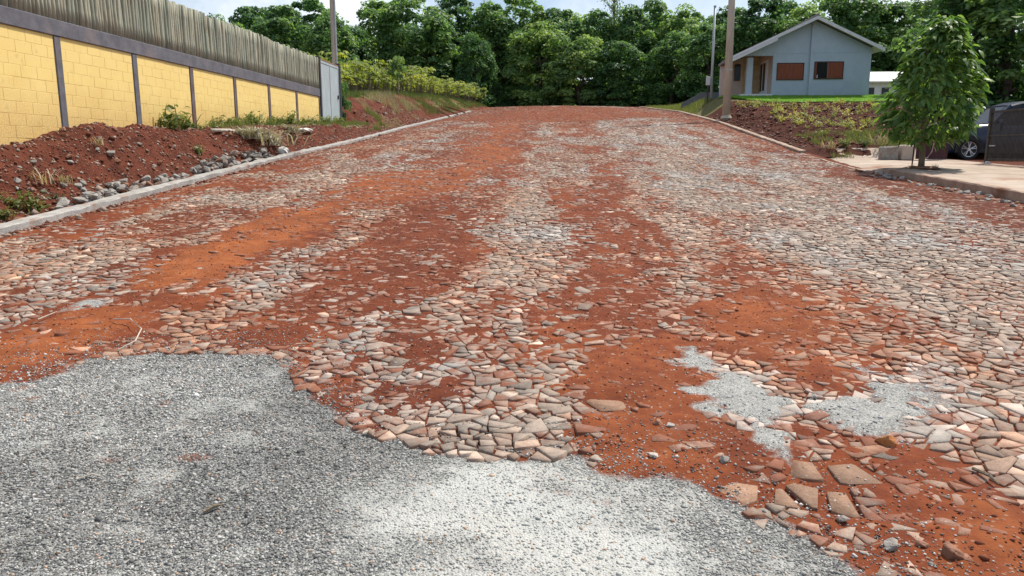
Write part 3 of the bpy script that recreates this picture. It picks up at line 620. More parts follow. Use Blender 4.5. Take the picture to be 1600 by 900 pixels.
# ------------------------------------------------------------------ boundary wall with blocks, beam and posts
WX = -9.0
wall = thing('boundary_wall', 'long yellow painted block wall with dark grey posts and top beam on the left', 'wall', (WX, 12, 1.5))
def wl(o): o.matrix_parent_inverse = Matrix.Translation((-WX, -12, -1.5)); return o
wl(MB().box(WX-.14, WX-.004, 6, 28.55, 1.2, 3.64).build('mortar_core', M_YEL, wall))
wl(MB().box(WX-.16, WX+.035, 6, 28.62, 3.635, 3.92).build('beam', M_BEAM, wall, bevel=.012))
posts = [28.52-2.5*i for i in range(9)]
for i, y in enumerate(posts): wl(MB().box(WX-.15, WX+.022, y-.09, y+.09, 1.2, 3.632).build('post', M_BEAM if i > 4 else M_POSTB, wall, bevel=.012))
ub = MB().box(-.012, .012, -.5, .5, -.5, .5).mesh('block', None)
def block_mesh(ln):
    zh_ = .0992
    b = MB(); e = .0045; d0, d1 = -.0045, 0.0
    v = [(d0, -ln/2, -zh_), (d0, ln/2, -zh_), (d0, ln/2, zh_), (d0, -ln/2, zh_), (d1, -ln/2+e, -zh_+e), (d1, ln/2-e, -zh_+e), (d1, ln/2-e, zh_-e), (d1, -ln/2+e, zh_-e)]
    return b.add(v, [(3, 2, 1, 0), (4, 5, 6, 7), (0, 1, 5, 4), (1, 2, 6, 5), (2, 3, 7, 6), (3, 0, 4, 7)]).mesh('block', M_YEL)
bl_cache = {}; blk = []
for pi in range(len(posts)-1):
    y1 = posts[pi]-.095; y0 = posts[pi+1]+.095
    for r_ in range(11):
        zc = 3.63-.1-.2*r_; s = y0 - (0.2 if r_ % 2 else 0) - random.choice([0, .07])
        while s < y1:
            a, b_ = max(s, y0), min(s+.397, y1)
            if b_-a > .06 and zc > np.interp((a+b_)/2, *_zw)-.15: blk.append((a, b_, zc))
            s += .4
blk.sort(key=lambda q: (q[0] < 11.9, q[0])); rest = MB()
for i, (a, b_, zc) in enumerate(blk):
    ln = round(b_-a, 2); me = bl_cache.get(ln) or bl_cache.setdefault(ln, block_mesh(ln)); dx = random.uniform(-.0012, .0018)
    if i < 300:
        o = link('block', me, wall); o.location = (dx, (a+b_)/2-12, zc-1.5)
    else:
        rest.add([(v.co.x+WX+dx, v.co.y+(a+b_)/2, v.co.z+zc) for v in me.vertices], [tuple(p.vertices) for p in me.polygons])
wl(rest.build('block_courses', M_YEL, wall, kind='stuff'))
logs = thing('log_fence', 'row of upright grey-green log pickets standing on the yellow wall', 'fence', (WX, 12, 3.92))
lm = []
for k in range(4):
    b = MB(); pts = []; rr = []
    for q in range(5):
        pts.append((random.uniform(-.006, .006), random.uniform(-.006, .006), 1.1*q/4)); rr.append(.050*(1-.10*q/4)+random.uniform(-.003, .003))
    pts.append((0, 0, 1.112)); rr.append(.034); lm.append(b.tube(pts, rr, 9).mesh('log', M_LOG, True))
y = 9.6
while y < 28.6:
    o = link('log', lm[random.randrange(4)], logs); s = random.uniform(.88, 1.12); o.location = (random.uniform(-.02, .015)-.03, y-12, 0)
    o.scale = (s, s, random.uniform(.965, 1.03)); o.rotation_euler = (random.gauss(0, .012), random.gauss(0, .012), random.uniform(0, 6.28)); y += .1*s+random.uniform(.0, .014)
for zz in (4.35, 4.8): wl_ = MB().box(-.13, -.09, -2.4, 16.6, zz-3.92-.03, zz-3.92+.03).build('rail', M_LOG, logs)
gate = thing('metal_gate', 'pale blue-grey sheet metal gate at the far end of the yellow wall', 'gate', (WX, 29.9, 2.6))
MB().box(-.03, .02, -1.18, 1.18, .06, 2.40).build('sheet_panel', M_GATE, gate, bevel=.006)
fr = MB(); [fr.box(.02, .035, yy_-.02, yy_+.02, .08, 2.38) for yy_ in (-1.14, 0, 1.14)]; fr.box(.02, .034, -1.12, 1.12, 2.30, 2.36); fr.box(.02, .034, -1.12, 1.12, .1, .16); fr.build('gate_frame', M_GATE, gate)
MB().box(-.12, .06, -1.36, -1.2, -.3, 2.5).build('gate_post', M_DARKST, gate, bevel=.01)
MB().box(-.14, .06, 1.2, 1.42, -.3, 2.52).build('gate_post', M_DARKST, gate, bevel=.01)
MB().box(-.02, .03, -1.19, 1.19, 2.402, 2.44).build('rusty_top_rail', M_RUST, gate)
MB().box(.02, .07, .95, 1.0, 1.1, 1.25).build('latch', M_DARKST, gate)
tag(MB().box(-10.5, -9.25, 31.6, 32.2, 2.4, 5.12).build('gate_pillar', M_RUST, bevel=.02), 'brown brick pillar rising just behind the pale metal gate', 'pillar')

# ------------------------------------------------------------------ poles
def pole(name, label, x, y, z0, h, r0, r1, m, square=False):
    t = thing(name, label, 'pole', (x, y, z0)); MB().tube([(0, 0, -.5), (0, 0, h*.5), (0, 0, h)], [r0, (r0+r1)/2, r1], 4 if square else 14).build('shaft', m, t, not square)
    return t
p_ = atY(1134.5, 185, 41.0); t = pole('utility_pole', 'thick tan concrete utility pole in the tilled soil left of the blue house', p_[0], 41.0, 3.35, 11.5, .22, .125, M_POLE)
MB().tube([(0, 0, -.02), (0, 0, .12)], [.30, .25], 14).build('collar', M_POLE, t); b = MB(); [b.tube([(0, 0, q), (0, 0, q+.04)], .225-.0072*q, 14) for q in (2.4, 5.2)]; b.build('band', M_GALV, t)
p_ = atY(1110.5, 160, 50.5); t = pole('service_pole', 'slim grey steel pole with a meter box beside it, left of the thick pole', p_[0], 50.5, 4.6, 6.0, .085, .07, M_GALV)
MB().box(-.36, -.10, -.12, .02, 1.20, 1.75).build('meter_box', M_WHITE, t, bevel=.015); MB().box(-.27, -.19, -.1, .0, -.6, 1.2).build('meter_post', M_DARKST, t); MB().tube([(0, 0, 5.98), (0, 0, 6.05)], [.09, .09], 10).build('cap', M_GALV, t)
p_ = atY(523, 95, 33.4); t = pole('street_pole', 'tall weathered grey pole rising behind the metal gate', p_[0]-.03, 33.4, 2.6, 11, .10, .085, M_POLE, True); MB().tube([(.11, 0, -.2), (.11, 0, 11.0)], [.05, .045], 8).build('conduit', M_GALV, t)

# ------------------------------------------------------------------ blue house
HY = 49.0; HZ = 5.03
house = thing('blue_house', 'single-storey blue-grey gabled house with red shutters on the lawn', 'house', (15, HY, HZ))
def hb(mb, name, m, parent=None, bevel=0.0):
    o = mb.build(name, m, parent or house, bevel=bevel)
    if parent is None: o.matrix_parent_inverse = Matrix.Translation((-15, -HY, -HZ))
    return o
AX, AZ, SL = 15.28, 9.58, 0.465                      # ridge
rz_ = lambda x: AZ - SL*abs(x-AX) - .13
hb(MB().prism([(13.0, HZ-.6), (15.18, HZ-.6), (15.18, rz_(15.18)), (13.0, rz_(13.0))], HY, HY+.2), 'wall', M_BLUE)
hb(MB().prism([(15.182, HZ-.6), (18.8, HZ-.6), (18.8, rz_(18.8)), (AX, rz_(AX)), (15.182, rz_(15.182))], HY-.14, HY+.2), 'wall', M_BLUE)
hb(MB().box(13.0, 15.18, HY-.016, HY+.02, 7.53, 7.60), 'string_course', M_BLUE); hb(MB().box(15.19, 18.8, HY-.158, HY, 7.55, 7.62), 'string_course', M_BLUE)
hb(MB().prism([(11.2, rz_(11.2)-.0), (13.0, rz_(13.0)), (13.0, 7.42), (11.2, 7.42)] if rz_(11.2) > 7.42 else [(11.32, 7.30), (12.99, 7.30), (12.99, rz_(12.99)), (11.32, rz_(11.32))], HY+.01, HY+.19), 'porch_beam', M_BLUE)
hb(MB().box(18.6, 18.802, HY+.2, 56, HZ-.6, rz_(18.8)), 'wall', M_BLUE); hb(MB().box(11.2, 18.8, 55.8, 56, HZ-.6, 7.7), 'wall', M_BLUE)
hb(MB().box(13.0, 13.2, HY+.2, 52.0, HZ-.6, 8.2), 'wall', M_PINK)
hb(MB().box(11.85, 13.0, 52.0, 52.2, HZ-.6, 7.9), 'stone_wall', M_TANST)
st = MB()
for r_ in range(9):
    x = 11.86+random.uniform(0, .1)
    while x < 12.95:
        wd = random.uniform(.2, .45); st.box(x, min(x+wd-.015, 12.98), 51.95+random.uniform(0, .02), 52.0, HZ+.1+r_*.28, HZ+.1+r_*.28+.265); x += wd
sw = hb(st, 'cladding_stones', M_TANST); sw['kind'] = 'stuff'
hb(MB().box(11.2, 11.85, 52.0, 52.22, HZ-.6, 7.6), 'wall', M_PINK); hb(MB().box(11.2, 11.4, 52.22, 55.8, HZ-.6, 7.5), 'wall', M_PINK)
hb(MB().box(11.1, 13.0, 48.75, 52.0, HZ-.6, HZ+.10), 'porch_floor', M_WHITE, bevel=.01)
hb(MB().box(11.45, 11.80, HY-.02, HY+.30, HZ+.1, 7.31), 'porch_column', M_BLUE, bevel=.008)
# roof: two slabs, fascia, soffit
def slope(x0, x1, y0, y1, up, th, xb=None):
    z = lambda x: AZ - SL*abs(x-AX) + up; xb = x0 if xb is None else xb
    return MB().add([(x0, y0, z(x0)), (x1, y0, z(x1)), (x1, y1, z(x1)), (xb, y1, z(xb)), (x0, y0, z(x0)-th), (x1, y0, z(x1)-th), (x1, y1, z(x1)-th), (xb, y1, z(xb)-th)],
                    [(0, 1, 2, 3), (7, 6, 5, 4), (0, 4, 5, 1), (1, 5, 6, 2), (2, 6, 7, 3), (3, 7, 4, 0)])
RL, RR = 9.98, 19.34
roof = hb(slope(RL, AX, 48.3, 56.4, .06, .13, 11.15), 'roof', M_TILE); hb(slope(AX, RR, 48.3, 56.4, .06, .13), 'roof', M_TILE)
for x0, x1 in ((RL, AX), (AX, RR)): hb(slope(x0, x1, 48.24, 48.298, .03, .19), 'fascia_board', M_WHITE)
hb(slope(RL-.05, 12.95, 48.02, 48.10, -.13, .17), 'porch_fascia', M_WHITE); hb(slope(RL-.05, 12.95, 48.10, 48.24, -.12, .10), 'porch_eave', M_TILE)
for x0, x1, xb_ in ((RL+.05, 13.0, 11.2), (18.805, RR-.05, None)): hb(slope(x0, x1, 48.31, 56.3, -.075, .03, xb_), 'soffit', M_WHITE)
hb(MB().tube([(AX, 48.25, AZ+.08), (AX, 56.4, AZ+.08)], .09, 8), 'ridge_cap', M_TILE)
def window(x0, x1, z0, z1, y, opened):
    f = hb(MB().box(x0-.06, x1+.06, y-.03, y+.01, z1, z1+.06).box(x0-.06, x1+.06, y-.05, y+.01, z0-.06, z0).box(x0-.06, x0, y-.03, y+.01, z0, z1).box(x1, x1+.06, y-.03, y+.01, z0, z1), 'window', M_DARKW)
    def leaf(a, c):
        b = MB(); k = 0; nn = max(2, int((c-a)/.13))
        for q in range(nn): b.box(a+(c-a)*q/nn+.004, a+(c-a)*(q+1)/nn-.004, y-.022, y+.006, z0+.01, z1-.01)
        b.box(a+.02, c-.02, y-.032, y-.022, z0+.1, z0+.16); b.box(a+.02, c-.02, y-.032, y-.022, z1-.16, z1-.1)
        o = b.build('shutter', M_SHUT, f); return o
    md = x0+(x1-x0)*(.47 if opened else .5)
    if opened:
        leaf(x0+.005, x0+.10); leaf(md+.002, x1-.005); MB().box(x0+.10, md-.02, y-.008, y+.008, z0, z1).build('opening', M_VOID, f); MB().box(md-.07, md-.02, y-.02, y+.0, z0+.02, z1-.02).build('mullion', M_DARKW, f)
        MB().tube([(x0+.14, y-.03, z0+.02), (x0+.15, y-.03, z0+.2)], [.03, .02], 8).build('white_bottle', M_WHITE, f)
    else: leaf(x0+.005, md-.004); leaf(md+.004, x1-.005)
window(13.30, 14.82, 6.02, 6.93, HY, False); window(15.50, 17.14, 6.05, 6.98, HY-.14, True)
def side_y(px): return atX(px, 120, 13.0)[1]
ya, yb = side_y(1187.5), side_y(1180.5); f = hb(MB().box(12.955, 13.0, ya, yb, HZ+.1, HZ+2.25), 'door', M_DARKW); MB().tube([(12.93, ya+.12, HZ+1.1), (12.955, ya+.12, HZ+1.1)], .03, 8).build('handle', M_GALV, f)
ya, yb = side_y(1199.5), side_y(1187.5); hb(MB().box(12.975, 13.0, ya, yb-.03, HZ+.1, HZ+2.3), 'white_panel', M_WHITE)
for a, c in ((1195.8, 1192.8), (1191.2, 1188.6)):
    f = hb(MB().box(12.95, 12.976, side_y(a), side_y(c), HZ+.45, HZ+2.15), 'side_window', M_DARKW); MB().box(12.944, 12.951, side_y(a)+.05, side_y(c)-.05, HZ+.5, HZ+2.1).build('pane', M_GLASS, f)
f = hb(MB().box(11.33, 11.72, 51.96, 52.0, 6.2, 7.25), 'porch_window', M_DARKW); MB().box(11.37, 11.68, 51.952, 51.961, 6.25, 7.2).build('pane', M_GLASS, f)
# low annexe behind
x0, _, zt = atY(1352, 112, 66); x1 = 33.5; ann = thing('annexe', 'small pale building with a white roof half hidden behind the blue house', 'building', (x0, 66, 5.2))
def ab(mb, n_, m): o = mb.build(n_, m, ann); o.matrix_parent_inverse = Matrix.Translation((-x0, -66, -5.2)); return o
zb_ = atY(1356, 127, 66)[2]
ab(MB().box(x0, x1, 66.3, 71, 4.8, zb_), 'wall', M_WHITE); ab(MB().add([(x0-.3, 65.9, zb_), (x1, 65.9, zb_), (x1, 71.2, zt+.5), (x0-.3, 71.2, zt+.5), (x0-.3, 65.9, zb_-.1), (x1, 65.9, zb_-.1), (x1, 71.2, zt+.4), (x0-.3, 71.2, zt+.4)], [(0, 1, 2, 3), (4, 7, 6, 5), (0, 4, 5, 1), (1, 5, 6, 2), (2, 6, 7, 3), (3, 7, 4, 0)]), 'roof', M_PLASTIC)
for a, c in ((1356, 1368), (1380, 1391)):
    xa = atY(a, 140, 66)[0]; xc = atY(c, 140, 66)[0]; o = ab(MB().box(xa, xc, 66.26, 66.3, 5.3, atY(a, 136.5, 66)[2]), 'window', M_DARKST); MB().box(xa+.05, xc-.05, 66.25, 66.262, 5.35, atY(a, 137.5, 66)[2]).build('pane', M_GLASS, o).matrix_parent_inverse = Matrix.Translation((0, 0, 0))
gw = MB().prism([(8.62, 4.9), (8.62, 5.02), (10.0, 5.78), (12.6, 5.80), (12.6, 4.6), (8.62, 4.6)], 56, 56.2).build('garden_wall', M_GREYW); tag(gw, 'low dark grey wall with a ramped end beside the blue house', 'wall')

# ------------------------------------------------------------------ vegetation builders
def leaf_quads(c, nrm, up, ln, wd, rnd, fold=0.0):
    """c (n,3) centres, nrm normals, up leaf axis -> folded diamond leaves of 4 vertices"""
    up = up - nrm*np.sum(up*nrm, 1, keepdims=True); up /= np.linalg.norm(up, axis=1, keepdims=True)+1e-9; sd_ = np.cross(nrm, up)
    ln = ln[:, None]; wd = wd[:, None]
    v = np.stack([c-up*ln*.5, c+sd_*wd*.5+up*ln*.05-nrm*fold*wd, c+up*ln*.5, c-sd_*wd*.5+up*ln*.05-nrm*fold*wd], 1)
    return v.reshape(-1, 3)
def unit(a): return a/(np.linalg.norm(a, axis=1, keepdims=True)+1e-9)
def crown_mesh(name, m, clumps, per, size, rs, shape, seed):
    """clumps: (k,4) centres and radii in a unit crown (radius 1, height 0..1)"""
    r = np.random.default_rng(seed); cs = []; ns = []; ct = []
    for (cx, cy, cz, cr) in clumps:
        d = unit(r.normal(size=(per, 3))); d[:, 2] = np.where(d[:, 2] < -.35, -d[:, 2], d[:, 2]); rad = cr*(0.55+0.5*r.random(per)**.6)
        cs.append(np.array([cx, cy, cz]) + d*rad[:, None]*np.array([1, 1, shape])); ns.append(unit(d + r.normal(size=(per, 3))*.55 + np.array([0, 0, .45]))); ct.append(np.full(per, r.random()))
    c = np.concatenate(cs); nr_ = np.concatenate(ns); tone = np.concatenate(ct); n_ = len(c)
    v = leaf_quads(c, nr_, unit(r.normal(size=(n_, 3))), size*r.uniform(.7, 1.4, n_), size*r.uniform(.45, .9, n_), r, .15)
    col = np.stack([np.clip(tone*.7+r.random(n_)*.45-.05, 0, 1), np.clip((tone > .6)*.4 + (r.random(n_) < .25)*.5, 0, 1), r.random(n_), np.ones(n_)], -1)
    return mesh_big(name, v, [np.arange(4*n_).reshape(-1, 4)], m, np.repeat(col, 4, 0))
CH = 3.4
def clumps_for(kind, seed, k=92):
    r = np.random.default_rng(seed); out = []; dome = {'round': 1.1, 'broad': .8, 'tall': 1.9}[kind]; wide = {'round': .74, 'broad': .82, 'tall': .66}[kind]
    for i in range(k):
        z = .15 + (CH-.45)*((i+.5)/k)**.85; q = max(0, (z-(CH-dome-.3))/dome); rad = wide*math.sqrt(max(.02, 1-q*q))*(.8+.2*min(1, z))
        a = r.uniform(0, 6.28); u = rad*math.sqrt(r.uniform(.30, 1))*(1.22 if r.random() < .15 else 1); out.append((u*math.cos(a), u*math.sin(a), z + (r.uniform(0, .25) if i > k-9 else 0), r.uniform(.13, .38)))
    return np.array(out)
crowns = []
for k, (kd, sd_) in enumerate((('round', 1), ('broad', 2), ('tall', 3), ('round', 4), ('broad', 5), ('round', 6), ('tall', 7))):
    crowns.append(crown_mesh('crown', M_FOREST, clumps_for(kd, sd_*13), 112, .098, .3, .85, sd_))
def trunk_mesh(seed, m=M_BARK, lean=.06):
    r = random.Random(seed); b = MB(); p = [(0, 0, -.08)]; 
    for q in range(1, 6): p.append((r.uniform(-lean, lean)*q*.3, r.uniform(-lean, lean)*q*.3, q*.16))
    b.tube(p, [.05, .040, .034, .028, .02, .012], 7)
    for q in range(7):
        i = r.randint(2, 4); s = Vector(p[i]); a = r.uniform(0, 6.28); e = s + Vector((math.cos(a)*r.uniform(.10, .17), math.sin(a)*r.uniform(.10, .17), r.uniform(.06, .14)))
        b.tube([s, s.lerp(e, .5)+Vector((0, 0, .03)), e], [.018, .012, .004], 5)
    return b.mesh('trunk', m, True)
trunks = [trunk_mesh(s) for s in (1, 2, 3)]
def tree(px, top_y, Y, wpx, var, label, group, name='forest_tree', base=None):
    X, _, zt = atY(px, top_y, Y)
    zb = base if base is not None else float(zground(X, Y)) + (0.45 if Y > 96 else 0)
    if base is None and Y < 96: zb = 5.5 if X > 8 else 4.6
    h = max(zt - zb, 3); rad = wpx/F*Y
    t = thing(name, label, 'tree', (X, Y, zb-.1), random.uniform(0, 6.28), group)
    c = link('crown', crowns[var], t); c.scale = (rad, rad*random.uniform(.85, 1.05), h*.95/CH); c.location = (0, 0, h*.05)
    k = link('trunk', trunks[var % 3], t); k.scale = (h*.8, h*.8, h*.85); return t
FT = [  # px, top y, distance, half width px, crown variant, label
 (352, 38, 84, 46, 0, 'bright green tree top showing over the middle of the log fence'),
 (392, 16, 96, 52, 1, 'broad tree whose crown rises left of the sky gap over the log fence'),
 (438, 14, 90, 50, 3, 'rounded tree above the far stretch of the log fence'),
 (482, 4, 98, 55, 4, 'broad dark tree just left of the weathered grey pole'),
 (512, 26, 88, 44, 5, 'rounded tree directly behind the weathered grey pole'),
 (556, 52, 92, 40, 2, 'shorter tree under the small sky gap right of the grey pole'),
 (596, 8, 100, 50, 0, 'rounded tree above the left end of the crop field, right of the sky gap'),
 (640, -6, 98, 52, 4, 'tall open-branched tree above the middle of the crop field'),
 (676, 28, 94, 48, 1, 'broad tree above the right half of the crop field'),
 (712, -2, 101, 48, 3, 'tall rounded tree left of the second sky gap'),
 (742, 62, 90, 34, 5, 'small light green tree at the right end of the crop field'),
 (772, 12, 99, 44, 0, 'tree right of the second sky gap, above the left end of the road crest'),
 (812, -4, 101, 50, 4, 'tallest bright tree above the left part of the road crest'),
 (842, 40, 95, 46, 1, 'broad dark tree left of the middle of the road crest'),
 (880, 20, 100, 44, 3, 'bushy bright tree straight above the middle of the road crest'),
 (908, 66, 93, 40, 5, 'low dull olive tree standing over the middle of the road crest'),
 (938, 24, 100, 42, 0, 'tree behind the low olive tree above the road crest'),
 (988, 18, 98, 46, 2, 'tall tree just right of the sparse bare-twigged tree'),
 (968, 70, 92, 40, 1, 'low dark tree below the sparse bare-twigged tree'),
 (1032, 8, 101, 44, 3, 'rounded tree with the highest top left of the slim steel pole'),
 (1052, 60, 90, 42, 5, 'mid-height tree left of the slim steel pole'),
 (1078, 22, 98, 42, 4, 'broad tree between the bare-twigged tree and the slim steel pole'),
 (1108, 44, 86, 38, 0, 'rounded tree behind the slim steel pole'),
 (1148, 24, 92, 42, 1, 'broad tree behind the thick utility pole'),
 (1190, 10, 84, 48, 3, 'rounded tree over the left roof slope of the blue house'),
 (1226, 16, 90, 44, 4, 'broad tree left of the ridge of the blue house'),
 (1262, 22, 80, 44, 5, 'lower tree right behind the ridge of the blue house'),
 (1306, 6, 84, 50, 0, 'large bright tree over the right roof slope of the blue house'),
 (1352, -4, 82, 52, 1, 'tall broad tree right of the blue house roof'),
 (1396, 22, 82, 44, 3, 'dark tree between the blue house and the leafy pavement tree'),
 (1436, 30, 80, 44, 4, 'dark tree behind the leafy pavement tree'),
 (1480, -30, 50, 70, 2, 'tall feathery tree rising right behind the leafy pavement tree'),
 (1536, -60, 36, 84, 0, 'dense tall tree above the parked car'),
 (1596, -60, 34, 92, 1, 'dense dark tree at the right edge behind the slatted gate'),
 (1500, 70, 46, 62, 5, 'lower dark tree filling the space behind the parked car'),
 (1566, 60, 42, 66, 3, 'low dark tree behind the slatted gate'),
]
for px, ty, Y, wp, var, lab in FT: tree(px, ty - (15 if 1130 < px < 1420 else 8), Y, wp*1.15, var, lab, 'trees along the forest edge', base=(1.6 if px > 1470 else None))
for i in range(30):                                            # second and third rows, seen only through gaps
    px = 300 + 43*i + random.uniform(-12, 12); sky_gap = px in () or 530 < px < 585 or 735 < px < 770 or 1405 < px < 1440
    tree(px, random.uniform(44, 60) if sky_gap else random.uniform(18, 40), random.uniform(106, 122), 50, random.randrange(7), 'dark tree deep in the forest, mostly hidden behind the edge trees', 'trees deep inside the forest')
def under(name, n_, gen, size, m):
    c = gen(n_); r = np.random.default_rng(3); v = leaf_quads(c, unit(r.normal(size=(n_, 3))+np.array([0, -.3, .6])), unit(r.normal(size=(n_, 3))), size*r.uniform(.6, 1.5, n_), size*r.uniform(.4, .9, n_), r, .15)
    tone = fbm(c[:, 0]/2.5, c[:, 2]/1.5, 3, 2); col = np.stack([np.clip(tone+r.random(n_)*.3-.3, 0, 1), (r.random(n_) < .15)*.5, tone, tone*0+1], -1)
    return link(name, mesh_big(name, v, [np.arange(4*n_).reshape(-1, 4)], m, np.repeat(col, 4, 0)), None, 'stuff')
def gen_under(n_):
    x = rng.uniform(-52, 32, n_); h = 2.0+4.2*fbm(x/3, x*0, 2, 3); z = 5.6 + h*rng.random(n_)**.8; y = 92 + rng.uniform(-2.2, 2.5, n_)*np.sqrt(np.clip(1-((z-5.6)/h-.3)**2, .1, 1)) + 3*np.abs(np.sin(x*.4)); return np.stack([x, np.where(np.abs(x) < 9, np.maximum(y, 94), y), z], -1)
under('undergrowth', 34000, gen_under, .42, M_FOREST)
def gen_under2(n_):
    t = rng.random(n_); x = 17+t*16; y = 38-6*t+rng.uniform(-1.2, 1.2, n_)+np.sin(t*20); h = 2.6+1.5*fbm(t*9, t*0, 1, 3); return np.stack([x, y, 1.2+h*rng.random(n_)**.8], -1)
u2 = under('yard_undergrowth', 16000, gen_under2, .22, M_FOREST)
# sparse tree against the sky
X, Y, zt = atY(958, -6, 99); t = thing('sparse_tree', 'sparse bare-twigged tall tree whose top stands alone against the sky', 'tree', (X, Y, 5.8))
b = MB(); H_ = zt-5.8; b.tube([(0, 0, 0), (.1, 0, H_*.5), (.2, 0, H_*.98)], [.22, .15, .03], 7); r = random.Random(5); tips = []
for q in range(70):
    z0 = H_*r.uniform(.55, .97); a = r.uniform(0, 6.28); ln = r.uniform(.8, 2.4)*(1.25-z0/H_*.6); e = Vector((math.cos(a)*ln, math.sin(a)*ln, z0+ln*r.uniform(.6, 1.2))); b.tube([(.15, 0, z0), Vector((.15, 0, z0)).lerp(e, .5), e], [.06, .04, .015], 4, False); tips += [e, Vector((.15, 0, z0)).lerp(e, .7)]
b.build('trunk', M_BARK2, t, True); tp = np.array([[*q] for q in tips]); tp = np.repeat(tp, 9, 0)+rng.normal(size=(len(tp)*9, 3))*.35; nn = len(tp)
link('crown', mesh_big('crown', leaf_quads(tp, unit(rng.normal(size=(nn, 3))), unit(rng.normal(size=(nn, 3))), np.full(nn, .26), np.full(nn, .14), rng), [np.arange(4*nn).reshape(-1, 4)], M_FOREST, np.repeat(np.stack([rng.random(nn), rng.random(nn)*.4, rng.random(nn), np.ones(nn)], -1), 4, 0)), t)
print('forest', time.time()-T0)

# ------------------------------------------------------------------ leafy pavement tree
TX, TY, TZ = 9.28, 20.3, 1.18
pt = thing('pavement_tree', 'young dense tree with big glossy green leaves standing in the pavement', 'tree', (TX, TY, TZ))
b = MB(); b.tube([(0, 0, -.1), (.0, 0, .5), (-.02, .02, 1.2), (.15, 0, 2.0), (.3, 0, 3.3)], [.085, .07, .06, .045, .012], 9)
for q in range(22):
    z0 = random.uniform(1.0, 3.2); a = q*2.4; ln = (.95 if z0 < 2 else .95*(3.9-z0)/1.9); b.tube([(0, 0, z0), (math.cos(a)*ln*.5, math.sin(a)*ln*.5, z0+.12), (math.cos(a)*ln, math.sin(a)*ln, z0+.18)], [.022, .014, .005], 5, False)
b.build('trunk', M_BARK2, pt, True); MB().tube([(-.28, -.1, -.1), (-.26, -.1, .85)], .018, 6).build('stake', M_DARKW, pt)
def crown_r(z):  # outline of the crown over its height (0.65 .. 3.85)
    return np.interp(z, [.70, .88, 1.2, 1.6, 1.92, 2.36, 2.82, 3.18, 3.45, 3.72], [.42, .84, 1.03, 1.07, 1.0, .84, .64, .47, .30, .05])
def big_leaf_v(c, d, ln, wd, roll):
    """drooping pointed leaf of 8 vertices along direction d"""
    d = d/np.linalg.norm(d); s = np.cross(d, [0, 0, 1.0]); s /= np.linalg.norm(s)+1e-9; u = np.cross(s, d); s, u = s*math.cos(roll)+u*math.sin(roll), u*math.cos(roll)-s*math.sin(roll)
    out = []
    for t_, w_ in ((0, .08), (.35, .5), (.7, .38), (1, .02)):
        mid = c+d*ln*t_-u*0+np.array([0, 0, -1.0])*ln*.35*t_*t_; e = wd*w_
        out += [mid+s*e+u*e*.35, mid-s*e+u*e*.35]
    return out
LF = [(0, 1, 3, 2), (2, 3, 5, 4), (4, 5, 7, 6)]
allv = []; alls = []
sprays = []
for q in range(420):
    z = .72+2.93*((q+.5)/420)**.95; a = q*2.39996+random.uniform(-.3, .3); rr = float(crown_r(z))*math.sqrt(random.uniform(.45, 1.0))*(1+.16*math.sin(a*3+z*4)); sprays.append((.09*z-.02+rr*math.cos(a), rr*math.sin(a), z, a))
leaves = []
for (x, y, z, a) in sprays:
    for k in range(7):
        aa = a+random.gauss(0, .9); el = random.uniform(-.75, .25); d = np.array([math.cos(aa)*math.cos(el), math.sin(aa)*math.cos(el), math.sin(el)])
        leaves.append((np.array([x, y, z])+np.array([random.gauss(0, .07) for _ in range(3)]), d, random.uniform(.17, .29), random.uniform(.075, .115), random.gauss(0, .5), random.random()))
tocam = np.array([-TX, -TY, 0]); tocam = tocam/np.linalg.norm(tocam)
score = [l[0][:2]@tocam[:2]*1.0 + .4*np.hypot(l[0][0], l[0][1]) + .25*l[2] for l in leaves]; idxs = np.argsort(score)[::-1]; lead = set(idxs[:300].tolist())
lmeshes = []
for k in range(6):
    v = np.array(big_leaf_v(np.zeros(3), np.array([1.0, 0, -.1]), .22+.02*k, .09+.006*k, random.gauss(0, .25))); col = np.tile([[.1+.15*k, .25*(k % 3), .5, 1]], (8, 1)); lmeshes.append(mesh_big('leaf', v, [np.array(LF)], M_TREE, col, True))
V2 = []; C2 = []; F2 = []
for i, (c, d, ln, wd, roll, tn) in enumerate(leaves):
    if i in lead:
        o = link('leaf', lmeshes[random.randrange(6)], pt); o.location = c; o.rotation_euler = (roll, -math.asin(d[2]), math.atan2(d[1], d[0])); s = ln/.26; o.scale = (s, s, s)
    else:
        b0 = len(V2); V2 += big_leaf_v(c, d, ln, wd, roll); F2 += [tuple(b0+k for k in f) for f in LF]; C2 += [(tn, (tn > .6)*.5, tn, 1)]*8
cr_ = link('crown', mesh_big('crown', np.array(V2), [np.array(F2)], M_TREE, np.array(C2), True), pt, 'stuff')

# ------------------------------------------------------------------ parked car
CZ = 1.33; car = thing('parked_car', 'dark blue sport utility car parked nose out on the concrete drive', 'car', (13.35, 26.0, CZ), 0); car.scale = (1.02, 1, 1.05)
